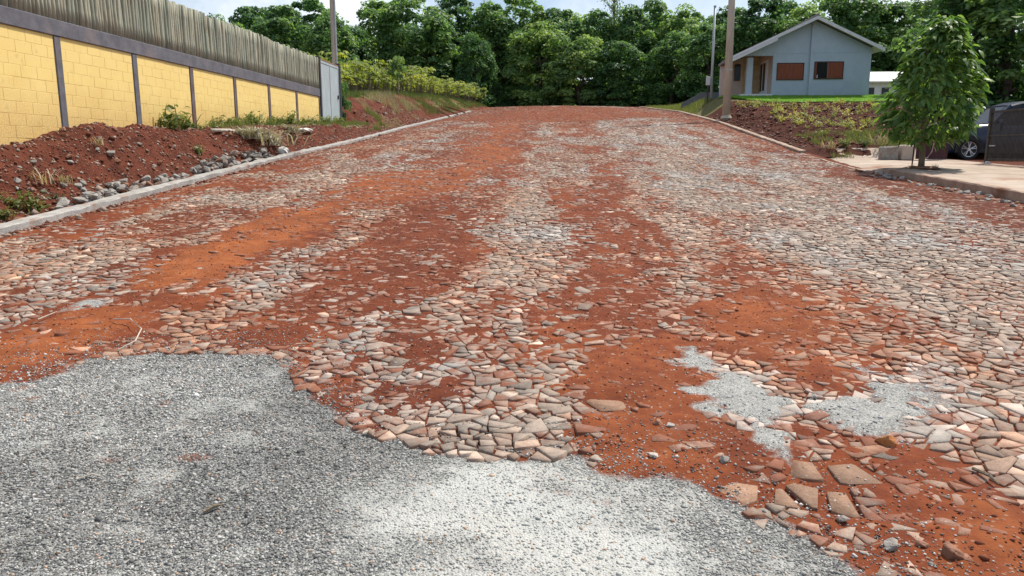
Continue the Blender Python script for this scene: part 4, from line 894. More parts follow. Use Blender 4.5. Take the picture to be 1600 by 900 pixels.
# car frame: x to the rear from the front axle, y away from the street side, z up; width 1.82
prof = [(-.88, .42), (-.90, .62), (-.86, .80), (-.70, .96), (.35, 1.08), (.62, 1.12)]
def loft(sections, name, m, parent, smooth=True):
    b = MB(); n_ = len(sections[0]); v = [p for s in sections for p in s]; f = []
    for i in range(len(sections)-1):
        for k in range(n_): f.append((i*n_+k, i*n_+(k+1) % n_, (i+1)*n_+(k+1) % n_, (i+1)*n_+k))
    f += [tuple(range(n_))[::-1], tuple((len(sections)-1)*n_+k for k in range(n_))]; b.add(v, f); me = b.mesh(name, m, smooth); o = link(name, me, parent)
    return o
def sect(x, zlo, ztop, hw, tuck): # closed ring across the car at x
    cy = .91
    half = [(hw*.90, zlo), (hw*.985, zlo+.10), (hw, (zlo+ztop)/2), (hw*.97, ztop-.10), (hw*tuck, ztop)]
    return [(x, cy-a, z) for a, z in half] + [(x, cy+a, z) for a, z in half[::-1]]
S = [sect(-.92, .40, .66, .62, .9), sect(-.86, .26, .84, .78, .88), sect(-.68, .22, .96, .86, .86), sect(-.40, .22, 1.03, .895, .86), sect(.3, .22, 1.09, .91, .87), sect(.75, .22, 1.12, .91, .9), sect(1.6, .22, 1.12, .91, .92), sect(2.6, .22, 1.12, .91, .92), sect(3.2, .24, 1.12, .90, .9), sect(3.48, .34, 1.05, .86, .9), sect(3.56, .45, .95, .80, .9)]
loft(S, 'body', M_CAR, car)
def sect2(x, z0, z1, hw0, hw1): cy = .91; return [(x, cy-hw0, z0), (x, cy-hw1, z1), (x, cy-hw1*.6, z1+.025), (x, cy+hw1*.6, z1+.025), (x, cy+hw1, z1), (x, cy+hw0, z0)]
loft([sect2(.66, 1.09, 1.12, .84, .80), sect2(1.22, 1.10, 1.66, .87, .71), sect2(1.6, 1.10, 1.755, .88, .71), sect2(2.6, 1.10, 1.775, .88, .71), sect2(3.25, 1.10, 1.73, .87, .70), sect2(3.52, 1.09, 1.14, .86, .80)], 'cabin', M_GLASS, car, False)
loft([sect2(1.20, 1.64, 1.68, .725, .68), sect2(1.6, 1.74, 1.79, .73, .68), sect2(2.6, 1.76, 1.81, .73, .68), sect2(3.30, 1.70, 1.75, .72, .67)], 'roof', M_CAR, car, False)
for x0, z0, x1, z1 in ((.68, 1.12, 1.24, 1.67), (2.05, 1.11, 2.03, 1.76), (2.95, 1.11, 2.90, 1.74)):
    for yb, yt in ((.04, .195), (1.78, 1.625)): MB().tube([(x0, yb, z0), (x1, yt, z1)], .05, 6).build('pillar_trim', M_CAR, car)
for yc in (.10, 1.72):
    s = 1 if yc < .9 else -1; loft([[(-.90, yc+s*.28, .70), (-.885, yc+s*.28, .84), (-.80, yc+s*.02, .88), (-.80, yc+s*.02, .72)], [(-.70, yc-s*.02, .74), (-.66, yc+s*.02, .90), (-.40, yc-s*.07, .93), (-.40, yc-s*.085, .80)]], 'headlight', M_LAMP, car, False)
loft([[(-.945, .35, .52), (-.945, .35, .66), (-.90, .35, .66), (-.90, .35, .52)], [(-.945, 1.47, .52), (-.945, 1.47, .66), (-.90, 1.47, .66), (-.90, 1.47, .52)]], 'grille', M_CARPL, car, False)
loft([[(-.90, .16, .24), (-.92, .18, .38), (-.8, .1, .38), (-.8, .1, .24)], [(-.90, 1.66, .24), (-.92, 1.64, .38), (-.8, 1.72, .38), (-.8, 1.72, .24)]], 'bumper', M_CARPL, car, False)
MB().box(-.3, 2.95, -.012, .05, .24, .36).build('sill', M_CARPL, car)
[MB().box(x_, x_+.012, -.004, .02, .38, 1.02).build('door_seam', M_CARPL, car) for x_ in (.62, 1.72, 2.75)]; [MB().box(x_, x_+.2, -.03, .01, .92, .955).build('door_handle', M_CAR, car) for x_ in (1.42, 2.42)]
loft([[(.78, -.02, 1.12), (.95, -.02, 1.12), (.95, -.02, 1.26), (.82, -.02, 1.26)], [(.80, -.22, 1.13), (.93, -.22, 1.13), (.93, -.22, 1.25), (.84, -.22, 1.25)]], 'mirror', M_CAR, car, False)
def wheel(x, y, out):
    w_ = link('wheel', None, car); w_.location = (x, y, .345)
    b = MB(); prf = [(.235, -.09), (.30, -.115), (.335, -.10), (.348, -.06), (.348, .06), (.335, .10), (.30, .115), (.235, .09)]; nn_ = 28; v = []; f = []
    for k in range(nn_):
        a = 2*math.pi*k/nn_
        for r_, yy_ in prf: v.append((r_*math.cos(a), yy_, r_*math.sin(a)))
    for k in range(nn_):
        for j in range(len(prf)): f.append((k*8+j, k*8+(j+1) % 8, ((k+1) % nn_)*8+(j+1) % 8, ((k+1) % nn_)*8+j))
    b.add(v, f).build('tyre', M_TYRE, w_, True)
    b = MB()
    for k in range(5):
        for off in (-.13, .13):
            a = 2*math.pi*k/5+.3; a2 = a+off*1.4; b.tube([(.05*math.cos(a), out*.085, .05*math.sin(a)), (.215*math.cos(a2), out*.095, .215*math.sin(a2))], [.022, .016], 5)
    for k in range(nn_):
        a, a2 = 2*math.pi*k/nn_, 2*math.pi*(k+1)/nn_; b.add([(.238*math.cos(a), out*.10, .238*math.sin(a)), (.238*math.cos(a2), out*.10, .238*math.sin(a2)), (.212*math.cos(a2), out*.085, .212*math.sin(a2)), (.212*math.cos(a), out*.085, .212*math.sin(a))], [(0, 1, 2, 3)])
    b.tube([(0, out*.06, 0), (0, out*.1, 0)], .055, 10); b.build('rim', M_ALLOY, w_)
    MB().tube([(0, out*.0, 0), (0, out*.03, 0)], .23, 16).build('brake_disc', M_DARKST, w_)
for x_ in (0, 2.65): wheel(x_, .085, -1); wheel(x_, 1.735, 1)
for x_ in (0, 2.65):
    nn_ = 18; b = MB(); a0 = -.25; st_ = (math.pi+.5)/nn_
    pt_ = lambda k, r1, yy_: (x_+r1*math.cos(a0+st_*k), yy_, .345+r1*math.sin(a0+st_*k))
    for k in range(nn_): b.add([pt_(k, .385, -.010), pt_(k+1, .385, -.010), pt_(k+1, .44, -.016), pt_(k, .44, -.016), pt_(k, .44, .03), pt_(k+1, .44, .03)], [(0, 1, 2, 3), (3, 2, 5, 4)])
    b.add([pt_(k, .386, -.004) for k in range(nn_+1)], [tuple(range(nn_+1))]); b.build('wheel_arch', M_CARPL, car)

# ------------------------------------------------------------------ right side: slatted gate, maroon sheet, blocks, hose
FX = 12.62; FY = atX(1541, 258, FX)[1]; sg = thing('slatted_gate', 'dark weathered slatted yard gate along the drive at the right edge', 'gate', (FX, FY, 1.27))
def gl(mb, n_, m, kind=None, parent=None): o = mb.build(n_, m, sg, kind=kind); return o
b = MB(); y = 0.05
while y < 9.6: b.box(-.006, .006, -y-.020, -y, .06, 1.52); y += .062
gl(b, 'slats', M_FENCE, 'stuff'); [gl(MB().box(-.03, .03, -9.7, .0, z_, z_+.05).box(0, 0, 0, 0, 0, 0) if False else MB().box(-.03, .03, -9.7, .0, z_, z_+.05), 'rail', M_FENCE) for z_ in (.10, .78, 1.46)]
for y in (0, 2.4, 4.8, 7.2): gl(MB().box(-.05, .05, -y-.05, -y+.05, -.3, 1.6), 'gate_post', M_FENCE)
gl(MB().box(-.05, -.02, -.62, -.18, .92, 1.14), 'lock_plate', M_DARKST); gl(MB().tube([(-.1, -.2, .0), (-.1, -.28, .0)], .07, 12), 'roller', M_WHITE); gl(MB().box(-.05, -.035, -.42, -.12, .50, .53), 'handle', M_GALV)
ms = thing('maroon_sheet_gate', 'dark maroon metal sheet gate beside the stone block, left of the car', 'gate', (11.55, 25.7, 1.36))
MB().box(0, .98, 0, .03, .02, 1.12).build('sheet_panel', M_MAROON, ms); [MB().box(x_, x_+.03, -.012, 0, .04, 1.1).build('rib', M_MAROON, ms) for x_ in (.0, .24, .48, .72, .95)]; MB().box(-.04, 1.02, -.02, .05, 1.122, 1.17).build('top_rail', M_DARKST, ms)
hs = thing('hose', 'pale pink hose hanging down the maroon sheet from a white tap head', 'hose', (11.95, 25.6, 1.36)); MB().tube([(0, 0, 1.10), (.04, -.01, .8), (.07, -.02, .5), (.03, -.03, .25), (-.12, -.08, .06), (-.35, -.12, .02)], .022, 8).build('tube', M_HOSE, hs, True); MB().tube([(-.12, 0, 1.12), (.10, 0, 1.16)], [.05, .035], 8).build('tap_head', M_PLASTIC, hs)

# rocks
def rock_mesh(seed, flat=.7, n_=14):
    r = random.Random(seed); bm = bmesh.new()
    for _ in range(n_):
        v = Vector((r.gauss(0, 1), r.gauss(0, 1), r.gauss(0, 1))).normalized()*r.uniform(.75, 1.1); bm.verts.new((v.x, v.y*.8, v.z*flat))
    res = bmesh.ops.convex_hull(bm, input=list(bm.verts)); bmesh.ops.delete(bm, geom=[g for g in res['geom_interior'] if isinstance(g, bmesh.types.BMVert)], context='VERTS')
    bmesh.ops.bevel(bm, geom=list(bm.edges), offset=.05, segments=1, affect='EDGES'); me = bpy.data.meshes.new('rock'); bm.to_mesh(me); bm.free(); return me
RK = [rock_mesh(s, .5+.06*(s % 5)) for s in range(9)]; RKR = []
for m_ in RK:
    c = m_.copy(); m_.materials.append(M_ROCK); c.materials.append(M_ROCKR); RKR.append(c)
def rock(x, y, z, s, label, cat='rock', group=None, red=False, name='rock', rot=None, sz=1.0):
    o = link(name, (RKR if red else RK)[random.randrange(9)]); o.location = (x, y, z); o.scale = (s, s, s*sz); o.rotation_euler = rot or (random.gauss(0, .35), random.gauss(0, .35), random.uniform(0, 6.28)); return tag(o, label, cat, group)
def bank_pt(px, py):
    """where the photograph's sight line meets the left bank"""
    d = ray(px, py); ts = np.linspace(6, 60, 3000); xx = ts*d[0]; yy_ = ts*d[1]; zz_ = EYE+ts*d[2]
    ok = (xx < -7.3) & (zz_ < rough_bank(np.clip(xx, -14, -7.3), yy_)); k = np.argmax(ok)
    if not ok.any(): k = np.argmin(np.abs(xx+7.5))
    return xx[k], yy_[k], float(rough_bank(np.clip(xx[k], -14, -7.3), yy_[k]))
for (px, py), s, lab, rd in (((40, 350), .21, 'flat reddish boulder behind the kerb, nearest the left edge', True), ((95, 332), .20, 'large rounded red-brown boulder behind the kerb beside green weeds', True), ((75, 344), .15, 'low tan boulder between the two bigger boulders behind the kerb', True), ((290, 284), .20, 'big red-brown boulder amid the grey heap behind the kerb', True), ((172, 243), .13, 'rounded grey stone alone on the upper face of the red soil heap', False)):
    x, y, z = bank_pt(px, py); rock(x, y, z+.04, s, lab, 'boulder', None, rd, 'boulder', (0, 0, random.uniform(0, 6)), .8)
heap = []
for k in range(190):
    u = random.random(); y = 10.9 + 8.6*u; band = .16 + .34*math.exp(-((y-17.3)/1.8)**2) + .20*math.exp(-((y-13)/.9)**2); x = -7.42 - band*random.random(); z = float(zbank(x, y))
    rock(x, y, z+random.uniform(.0, .14), random.uniform(.07, .145), 'angular pale grey stone in the loose heap behind the left kerb', 'stone', 'grey stones heaped behind the left kerb', random.random() < .12, 'loose_stone')
for k in range(105):
    y = random.uniform(10.5, 19.5); x = random.uniform(-8.75, -7.6); z = float(rough_bank(x, y)); rock(x, y, z+.01, random.uniform(.04, .095), 'small stone embedded in the red soil heap below the yellow wall', 'stone', 'stones in the red soil heap', random.random() < .55, 'soil_stone')
for k in range(80):
    y = random.uniform(31.5, 58); x = random.uniform(-9.6, -7.6); z = float(rough_bank(x, y)); rock(x, y, z+.01, random.uniform(.05, .12), 'stone lying on the red bank beyond the gate', 'stone', 'stones on the bank beyond the gate', random.random() < .6, 'bank_stone')
for k in range(50):
    y = random.uniform(27.5, 44); x = random.uniform(8.5, 15); rock(x, y, float(rough_lot(x, y))+.01, random.uniform(.04, .10), 'stone in the tilled soil slope before the lawn', 'stone', 'stones on the tilled slope', random.random() < .6, 'field_stone')
for k in range(70):
    y = random.uniform(11.5, 20.5); x = 8.2-random.uniform(.08, .5); rock(x, y, float(zroad(x, y))+.02, random.uniform(.04, .115), 'loose stone in the gutter along the pavement kerb', 'stone', 'stones along the pavement kerb', random.random() < .3, 'gutter_stone')
n = 900; y = 8.5+26*rng.random(n)**1.4; x = -7.06+np.abs(rng.normal(0, .07, n)); z = zroad(x, y); scatter_octa(n, (x, y, z+.006), np.exp(rng.normal(-3.7, .4, n)), np.where(rng.random((n, 1)) < .6, np.array([[.15, .05, .03]]), np.array([[.28, .22, .18]]))*rng.uniform(.6, 1.3, (n, 1)), 'kerb_rubble', M_VCOL)
n = 12000; y = 9+36*rng.random(n)**1.3; x = rng.uniform(-9, -7.4, n); z = rough_bank(x, y); tone = rng.random((n, 1)); scatter_octa(n, (x, y, z+.004), np.exp(rng.normal(-3.95, .45, n)), np.where(rng.random((n, 1)) < .6, np.array([[.17, .06, .035]]), np.array([[.33, .25, .2]]))*(.6+.7*tone), 'bank_rubble', M_VCOL)
n = 3800; y = rng.uniform(27.5, 44.5, n); x = rng.uniform(8.4, 20, n); z = rough_lot(x, y); scatter_octa(n, (x, y, z+.01), np.exp(rng.normal(-3.0, .4, n)), np.where(rng.random((n, 1)) < .75, np.array([[.10, .032, .02]]), np.array([[.27, .20, .15]]))*rng.uniform(.6, 1.3, (n, 1)), 'soil_clods', M_VCOL)
# objects on the road and gravel
def road_rock(px, py, s, lab, name='rock', red=False, sz=.9, m=None):
    x, y = on_road(px, py); o = rock(x, y, float(dirt_z(np.array(x), np.array(y)))+s*.25, s, lab, 'stone' if name == 'rock' else 'clod', None, red, name, (random.uniform(-.2, .2), random.uniform(-.2, .2), random.uniform(0, 6)), sz)
    if m: o.data = o.data.copy(); o.data.materials.clear(); o.data.materials.append(m)
    return o
road_rock(1386, 694, .062, 'jagged bright orange clod on the grey dust patch', 'clod', True, 1.0, M_CLOD); road_rock(1409, 580, .042, 'dark brown stone on the pale gravel dust, right of the road middle', red=True)
road_rock(1484, 872, .052, 'dark blocky stone with a pale top at the lower right corner', red=True); road_rock(1391, 858, .042, 'pale half-buried stone right of the gravel edge'); road_rock(1440, 857, .030, 'small pinkish stone left of the dark blocky stone at lower right', red=True)
road_rock(1317, 815, .036, 'grey stone tilted below the row of large flat paving stones'); road_rock(1132, 722, .034, 'round grey stone on bare orange soil near the gravel edge'); road_rock(1028, 668, .040, 'dark lump of stone on bare soil in the wheel track', red=True); road_rock(1048, 672, .034, 'paler lump of stone just right of the dark lump in the wheel track')
road_rock(1022, 716, .03, 'white stone at the tip of the gravel beside bare soil', m=M_STRAW); road_rock(571, 676, .03, 'white pebble where gravel meets the paving, left of centre', m=M_STRAW)
def stick(pts, r0, lab, cat='stick', name='stick', m=M_STRAW):
    P3 = [];
    for px, py, h in pts: x, y = on_road(px, py); P3.append(Vector((x, y, float(dirt_z(np.array(x), np.array(y)))+h)))
    o = P3[0].copy(); t = MB().tube([p-o for p in P3], [r0]*(len(P3)-1)+[r0*.4], 6).build(name, m); t.location = o; return tag(t, lab, cat)
stick([(178, 507, .03), (205, 513, .05), (222, 523, .04), (212, 538, .03), (185, 548, .02)], .005, 'curved bleached branch lying across the paving at the soil patch', 'branch', 'branch'); stick([(290, 686, .012), (305, 688, .014)], .007, 'short white stick on the grey gravel left of centre')
stick([(318, 806, .012), (335, 800, .02), (350, 795, .012)], .010, 'brown curled twig on the foreground gravel', m=M_BARK2); stick([(120, 754, .01), (145, 748, .016), (162, 750, .01)], .004, 'thin pale straw on the gravel at the left', 'straw', 'straw'); stick([(60, 507, .03), (90, 495, .03)], .006, 'thin twig on the orange soil patch at the left')
stick([(1520, 735, .02), (1545, 752, .03), (1560, 762, .02)], .008, 'thin twig on orange soil at the right edge', m=M_BARK2)
# debris along the wall
x, y, z = bank_pt(320, 212); o = MB().tube([(0, 0, .06), (.01, 1.0, .08), (.03, 2.3, .02), (.0, 3.2, .05)], [.04, .045, .04, .02], 7).build('bare_log', M_STRAW, None, True); o.location = (-8.35, 18.0, float(zbank(-8.35, 18.2))+.06); tag(o, 'long bleached branch lying along the top of the soil heap', 'branch')
def lump(name, loc, s, m, lab, cat):
    bm = bmesh.new(); bmesh.ops.create_icosphere(bm, subdivisions=3, radius=1)
    for v in bm.verts: n1 = float(fbm(np.array(v.co.x*2+3), np.array(v.co.y*2+v.co.z*1.7), 3, 3)); v.co *= .7+.6*n1; v.co.x *= s[0]; v.co.y *= s[1]; v.co.z *= s[2]
    me = bpy.data.meshes.new(name); bm.to_mesh(me); bm.free(); me.materials.append(m); o = link(name, me); o.location = loc; return tag(o, lab, cat)
x, y, z = bank_pt(443, 242); lump('plastic_sack', (x-.02, y, z+.08), (.17, .2, .13), M_PLASTIC, 'crumpled white sack against the kerb below the dry fronds', 'sack')
x, y, z = bank_pt(478, 207); lump('white_sheet', (x, y, z+.07), (.13, .55, .06), M_PLASTIC, 'white plastic sheet lying in the weeds near the gate', 'sheet')
# planks by the far kerb
for k, (px, py) in enumerate(((694, 181), (703, 183), (711, 184))):
    d = ray(px, py); t_ = -7.55/d[0]; o = MB().box(-.08, .08, -1.2, 1.2, -.03, .03).build('plank', M_RUST); o.location = (-7.6+.02*k, t_*d[1], float(zbank(-7.6, t_*d[1]))+.25+.05*k); o.rotation_euler = (.25, .5, .6+.15*k); tag(o, ['leftmost', 'middle', 'rightmost'][k] + ' of three short planks leaning by the far left kerb', 'plank')
# low stone block wall right
for k, (x, wd, h, lab) in enumerate(((10.55, .5, .46, 'rough grey stone block at the left end of the low wall'), (11.08, .42, .50, 'tan stone block in the middle of the low wall by the maroon gate'))):
    o = MB().box(-wd/2, wd/2, -.2, .2, 0, h).build('wall_stone', M_ROCK if k == 0 else M_PINK, bevel=.04); o.location = (x+.15, 25.75, 1.33); o.rotation_euler = (0, .04*(k*2-1), .1*k); tag(o, lab, 'stone block')
print('objects', time.time()-T0)

# ------------------------------------------------------------------ plants
def blades_mesh(name, m, n_, h, spread, wd, seed, droop=.5, leafy=0, tone=(0, 1)):
    r = np.random.default_rng(seed); v = []; f = []; col = []
    for k in range(n_):
        a = r.uniform(0, 6.28); p = np.array([r.normal()*spread*.3, r.normal()*spread*.3, 0]); hh = h*r.uniform(.45, 1.1); o = np.array([math.cos(a), math.sin(a), 0])*spread*r.uniform(.3, 1); s = np.array([-math.sin(a), math.cos(a), 0])*wd*r.uniform(.6, 1.3); b0 = len(v)
        for t_, w_ in ((0, .7), (.4, 1), (.75, .7), (1, .08)):
            q = p + o*t_**1.6 + np.array([0, 0, hh*(t_-droop*t_*t_*.55)]); v += [q+s*w_, q-s*w_]
        f += [tuple(b0+j for j in ff_) for ff_ in LF]; tn = r.uniform(*tone); col += [(tn, (r.random() < .3)*.6, tn, 1)]*8
        if leafy:
            for j in range(leafy):
                t_ = r.uniform(.25, 1); q = p+o*t_**1.6+np.array([0, 0, hh*(t_-droop*t_*t_*.55)]); b0 = len(v); aa = r.uniform(0, 6.28); v += big_leaf_v(q, np.array([math.cos(aa), math.sin(aa), r.uniform(-.3, .5)]), h*r.uniform(.14, .26), h*.11, r.normal()*.5); f += [tuple(b0+i_ for i_ in ff_) for ff_ in LF]; col += [(tn, (r.random() < .3)*.6, tn, 1)]*8
    return mesh_big(name, np.array(v), [np.array(f)], m, np.array(col), False)
def plant(name, me, loc, s, lab, cat, group=None, rz=None):
    o = link(name, me); o.location = loc; o.scale = (s, s, s); o.rotation_euler = (0, 0, random.uniform(0, 6.28) if rz is None else rz); return tag(o, lab, cat, group)
weedm = [blades_mesh('weed', M_WEED, 16, .5, .28, .010, s, .4, 4) for s in range(4)]; grassm = [blades_mesh('grass_tuft', M_WEED, 44, .45, .26, .008, 20+s, .7) for s in range(3)]; drym = [blades_mesh('dry_tuft', M_DRY, 46, .42, .3, .007, 40+s, .8) for s in range(3)]
for k in range(46):
    y = 16.9 + 14.0*((k+random.random())/46); plant('wall_weed', (weedm+grassm)[k % 7], (-8.86+random.uniform(-.08, .22), y, float(zbank(-8.8, y))-.02), random.uniform(.6, 1.35), 'green weed growing along the foot of the yellow wall', 'weed', 'weeds along the wall foot')
for px, py, s, k, lab in ((258, 205, 1.6, 1, 'tallest thin weed against the third yellow panel'), (292, 203, 1.7, 5, 'bushy green grass clump against the fourth dark post')):
    x, y, z = atX(px, py, -8.8); plant('wall_weed', (weedm+grassm)[k], (x, y, float(zbank(x, y))-.02), s, lab, 'weed')
lowleaf = [blades_mesh('low_weed', M_WEED, 14, .26, .22, .008, 60+s, .5, 9, (0, .4)) for s in range(2)]
for px, py, s, lab in ((22, 316, 1.3, 'grey-green leafy weed at the left edge below the heap'), (60, 322, 1.25, 'green leafy weed just above the red-brown boulder'), (6, 335, 1.1, 'low leafy weed cut by the left edge above the kerb'), (94, 303, .6, 'small green sprig on the heap above the grey stones'), (310, 234, 1.1, 'green tuft high on the soil heap right of its middle')):
    x, y, z = bank_pt(px, py+8); plant('low_weed', lowleaf[len(lab) % 2], (x, y, z-.03), s, lab, 'weed')
for px, py, s, lab in ((58, 278, 1.1, 'dry straw tuft on the left face of the soil heap'), (98, 278, .7, 'small dry tuft right of the straw tuft on the heap'), (150, 218, .7, 'dry roots sticking out of the top of the soil heap')):
    x, y, z = bank_pt(px, py+8); plant('dry_tuft', drym[len(lab) % 3], (x, y, z-.03), s, lab, 'dry grass')
palem = blades_mesh('frond_pile', M_PALE, 170, .80, .85, .017, 77, 1.15)
x, y, z = bank_pt(418, 222); plant('frond_pile', palem, (x-.1, y, z-.1), 1.25, 'pile of bleached dry palm fronds hanging over the bank toward the kerb', 'dry fronds')
x, y, z = bank_pt(390, 215); plant('frond_pile', palem, (x, y, z-.05), .95, 'smaller bleached frond pile left of the main one', 'dry fronds')
x, y, z = bank_pt(452, 205); plant('frond_pile', palem, (x, y, z-.05), .7, 'thin dry stalks between the frond pile and the white sheet', 'dry fronds')
# bush at the gate
def bush_mesh(name, m, n_, size, seed):
    cl = clumps_for('round', seed, 30)*np.array([1, 1, 1/CH, .8]); return crown_mesh(name, m, cl, n_, size, .3, .8, seed)
bm_ = bush_mesh('bush', M_FOREST, 90, .12, 91)
t = thing('gate_bush', 'dark green bush against the far post of the metal gate', 'bush', (-9.35, 32.3, 2.75)); c = link('foliage', bm_, t); c.scale = (.62, .62, 1.6); MB().tube([(0, 0, -.1), (.05, 0, .9)], [.05, .02], 6).build('stem', M_BARK, t)
# crop field
def crop_mesh(seed):
    r = np.random.default_rng(seed); v = []; f = []; col = []
    for k in range(26):
        z = .55+.85*r.random()**.7; a = r.uniform(0, 6.28); c0 = np.array([math.cos(a)*.12, math.sin(a)*.12, z]); o = np.array([math.cos(a), math.sin(a), .35]); hub = c0+o*r.uniform(.12, .3)
        for j in range(6):
            aa = a+(j-2.5)*.55; d = np.array([math.cos(aa), math.sin(aa), -.15]); b0 = len(v); v += big_leaf_v(hub, d, r.uniform(.16, .25), .075, r.normal()*.2); f += [tuple(b0+i_ for i_ in q) for q in LF]; tn = r.random(); col += [(tn, (r.random() < .35)*.7, tn, 1)]*8
    return mesh_big('foliage', np.array(v), [np.array(f)], M_CROP, np.array(col))
cropm = [crop_mesh(s) for s in range(5)]; stm = []
for s in range(2):
    b = MB(); [b.tube([(random.gauss(0, .03), random.gauss(0, .03), -.1), (random.gauss(0, .08), random.gauss(0, .08), 1.2)], [.022, .012], 5) for _ in range(3)]; stm.append(b.mesh('stem', M_BARK2))
y = 37.0; proto = None; nplant = 0
while y < 86:
    xe = float(np.interp(y, [37, 60, 86], [-11.2, -10.1, -8.7]))
    for x in np.arange(xe, xe-min(7.0, 3.4+.1*y), -1.0):
        xx = x+random.uniform(-.28, .28)-.1*(0); yy_ = y+random.uniform(-.3, .3); t = thing('crop_plant', 'leafy yellow-green crop plant on a bare stem in the field beyond the gate', 'plant', (xx, yy_, float(zberm(np.array(xx), np.array(yy_)))), random.uniform(0, 6.28), 'crop plants in the field on the berm')
        s = random.uniform(.85, 1.35); t.scale = (s, s, s*random.uniform(.8, 1.2)); link('foliage', cropm[random.randrange(5)], t); link('stem', stm[random.randrange(2)], t); nplant += 1
    y += 1.05 if y < 60 else 1.5
x, y, z = atY(622, 140, 44); t = thing('crop_shrub', 'taller darker shrub standing above the crop rows', 'shrub', (x, y, z-.1)); c = link('foliage', bm_, t); c.scale = (.6, .6, 1.25); c.location = (0, 0, .55); MB().tube([(0, 0, -.2), (0, 0, 1.4)], [.05, .02], 6).build('stem', M_BARK2, t)
# grass masses
def grass_stuff(name, x, y, z, h, m, wd=.012, lean=.35, tone=None):
    n_ = len(x); a = rng.uniform(0, 6.28, n_); hh = h*rng.uniform(.5, 1.3, n_); sx, sy = -np.sin(a)*wd, np.cos(a)*wd; lx, ly = np.cos(a)*hh*lean*rng.random(n_), np.sin(a)*hh*lean*rng.random(n_); z = z-.02
    v = np.stack([np.stack([x+sx, y+sy, z], -1), np.stack([x-sx, y-sy, z], -1), np.stack([x+lx, y+ly, z+hh], -1)], 1).reshape(-1, 3); tn = rng.random(n_) if tone is None else tone; col = np.repeat(np.stack([tn, (rng.random(n_) < .3)*.6, tn, tn*0+1], -1), 3, 0)
    return link(name, mesh_big(name, v, [np.arange(3*n_).reshape(-1, 3)], m, col), None, 'stuff')
n = 26000; y = 32.8+52*rng.random(n)**1.3; x = -7.75-3.9*rng.random(n); k = (x < -9.8+1.2*(fbm(x, y/2, 2, 3)-.5)) | ((y > 47) & (x < -8.0) & (fbm(x/1.2, y/2, 4, 3) > .40)); x, y = x[k], y[k]; grass_stuff('berm_grass', x, y, zbank(x, y), .30, M_WEED, .014)
n = 3600; y = rng.uniform(36.5, 46, n); x = rng.uniform(-10.1, -8.5, n); k = fbm(x/.9, y/1.6, 6, 3)*sstep(37, 40, y) > .48; x, y = x[k], y[k]; grass_stuff('dry_grass', x, y, zbank(x, y), .34, M_DRY, .012, .8)
n = 6000; y = rng.uniform(31, 36, n); x = rng.uniform(-9, -7.7, n); k = fbm(x/.5, y/.9, 3, 3) > .54; x, y = x[k], y[k]; grass_stuff('bank_grass', x, y, zbank(x, y), .22, M_WEED, .010, .6)
n = 9000; y = rng.uniform(18.5, 33, n); x = rng.uniform(-8.9, -8.1, n); k = (x < -8.45+.3*sstep(25, 29, y)) & (fbm(x/.4, y/.6, 2, 3) > .40); x, y = x[k], y[k]; grass_stuff('ledge_grass', x, y, rough_bank(x, y), .15, M_WEED, .008, .6)
lx = np.arange(8.4, 24, .12); 
def lawn_front(x): return 44.3 + 0.35*(fbm(x/1.5, x*0, 2, 3)-.5) + 5.5*(1-sstep(9.0, 12.2, x))
XX, YY = np.meshgrid(lx, np.arange(43.6, 49.4, .12)); XX = XX; ok_ = YY > lawn_front(XX); ZZ = zlot(XX, YY)+.05+.03*fbm(XX/.3, YY/.3, 1, 3); ii = np.arange(XX.size).reshape(XX.shape); qd = np.stack([ii[:-1, :-1], ii[:-1, 1:], ii[1:, 1:], ii[1:, :-1]], -1).reshape(-1, 4); qd = qd[ok_.ravel()[qd].all(1)]
M_LAWNG = mat('lawn_turf', m_simple((0.11, 0.25, 0.03), (0.17, 0.34, 0.045), ns=4, bs=.6, bd=.05)); link('lawn', mesh_big('lawn', np.stack([XX, YY, ZZ], -1).reshape(-1, 3), [qd], M_LAWNG, None, True), None, 'structure')
n = 42000; x = rng.uniform(8.6, 22, n); y = rng.uniform(43.7, 49, n); k = y > lawn_front(x); x, y = x[k], y[k]; grass_stuff('lawn_grass', x, y, zlot(x, y)+.05, .075, M_LAWN, .014, .5)
n = 5000; x = rng.uniform(8.2, 9.8, n); y = rng.uniform(50, 76, n); grass_stuff('verge_grass', x, y, zlot(x, y), .28, M_WEED, .016, .5, rng.random(n)*.5+.5)
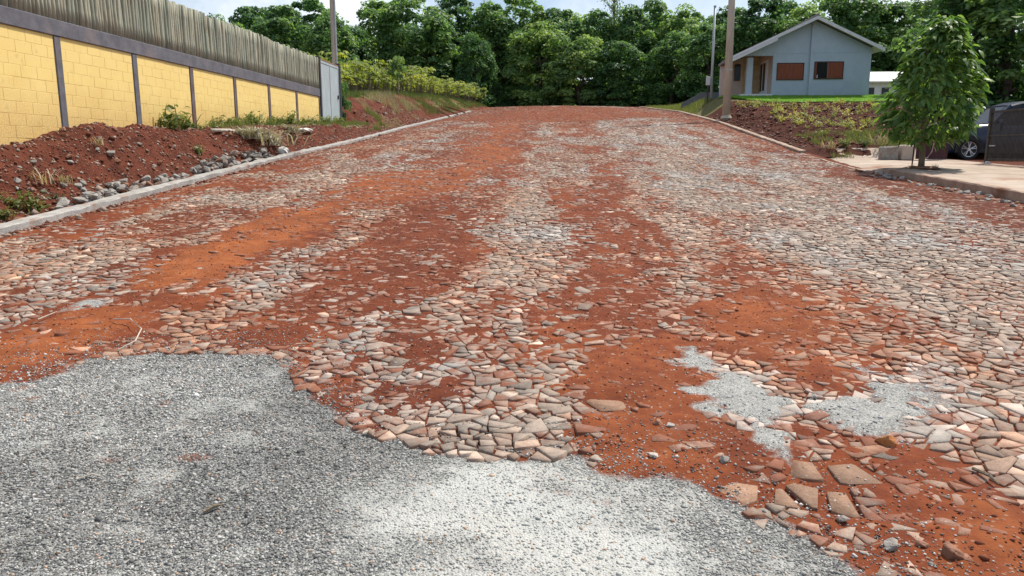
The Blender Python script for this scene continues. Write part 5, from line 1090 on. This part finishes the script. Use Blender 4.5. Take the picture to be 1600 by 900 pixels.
n = 6500; x = rng.uniform(9.2, 12.5, n); y = rng.uniform(26.4, 31, n); k = fbm(x/.6, y/.7, 2, 3) > .47; x, y = x[k], y[k]; grass_stuff('slope_weeds', x, y, rough_lot(x, y), .2, M_WEED, .010, .8, rng.random(len(x))*.4)
# seedlings on the tilled slope, dry shrubs below
seed_m = [blades_mesh('seedling', M_SEED, 7, .30, .18, .008, 120+s, .5, 5) for s in range(3)]
for k in range(110):
    y = 30.5+13.4*random.random()**.75; x = random.uniform(9.8, 9.9+.42*(y-26)); plant('seedling', seed_m[k % 3], (x, y, float(rough_lot(x, y))-.02), random.uniform(.9, 1.8), 'small yellow-green seedling in the tilled red soil below the lawn', 'seedling', 'seedlings on the tilled slope')
for px, py, s, lab in ((1375, 208, 1.6, 'pale dry weed mound on top of the low stone blocks'), (1320, 226, 1.5, 'grey-green weed clump left of the low stone blocks'), (1295, 232, 1.2, 'grey dry clump at the left end of the weedy strip'), (1350, 232, 1.3, 'low weed clump in front of the low stone blocks')):
    p_ = atY(px, py+10, 27.3 if py > 215 else 27.0); plant('dry_shrub', (drym[0] if 'dry' in lab else lowleaf[0]), (p_[0], p_[1], float(rough_lot(p_[0], p_[1])) if py > 215 else 1.85), s, lab, 'weed'); 
for px, lab in ((1424, 'small green weed left of the pavement tree trunk'), (1460, 'green weed right of the pavement tree trunk')):
    p_ = atY(px, 264, TY-.2); plant('pavement_weed', grassm[1], (p_[0], p_[1], float(zlot(p_[0], p_[1]))), .45, lab, 'weed')
# soil bed round the pavement tree
bed = MB(); ang = [2*math.pi*k/20 for k in range(20)]; bed.add([(.42*math.cos(a)*(1+.15*math.sin(3*a)), .55*math.sin(a), .0) for a in ang]+[(.28*math.cos(a), .36*math.sin(a), .05) for a in ang], [tuple(20+k for k in range(20))]+[(k, (k+1) % 20, 20+(k+1) % 20, 20+k) for k in range(20)]); o = bed.build('tree_bed_soil', M_ROCKR, None, True, kind='structure'); o.location = (TX, TY-.1, float(zlot(TX, TY))+.01)
print('done', nplant, time.time()-T0)
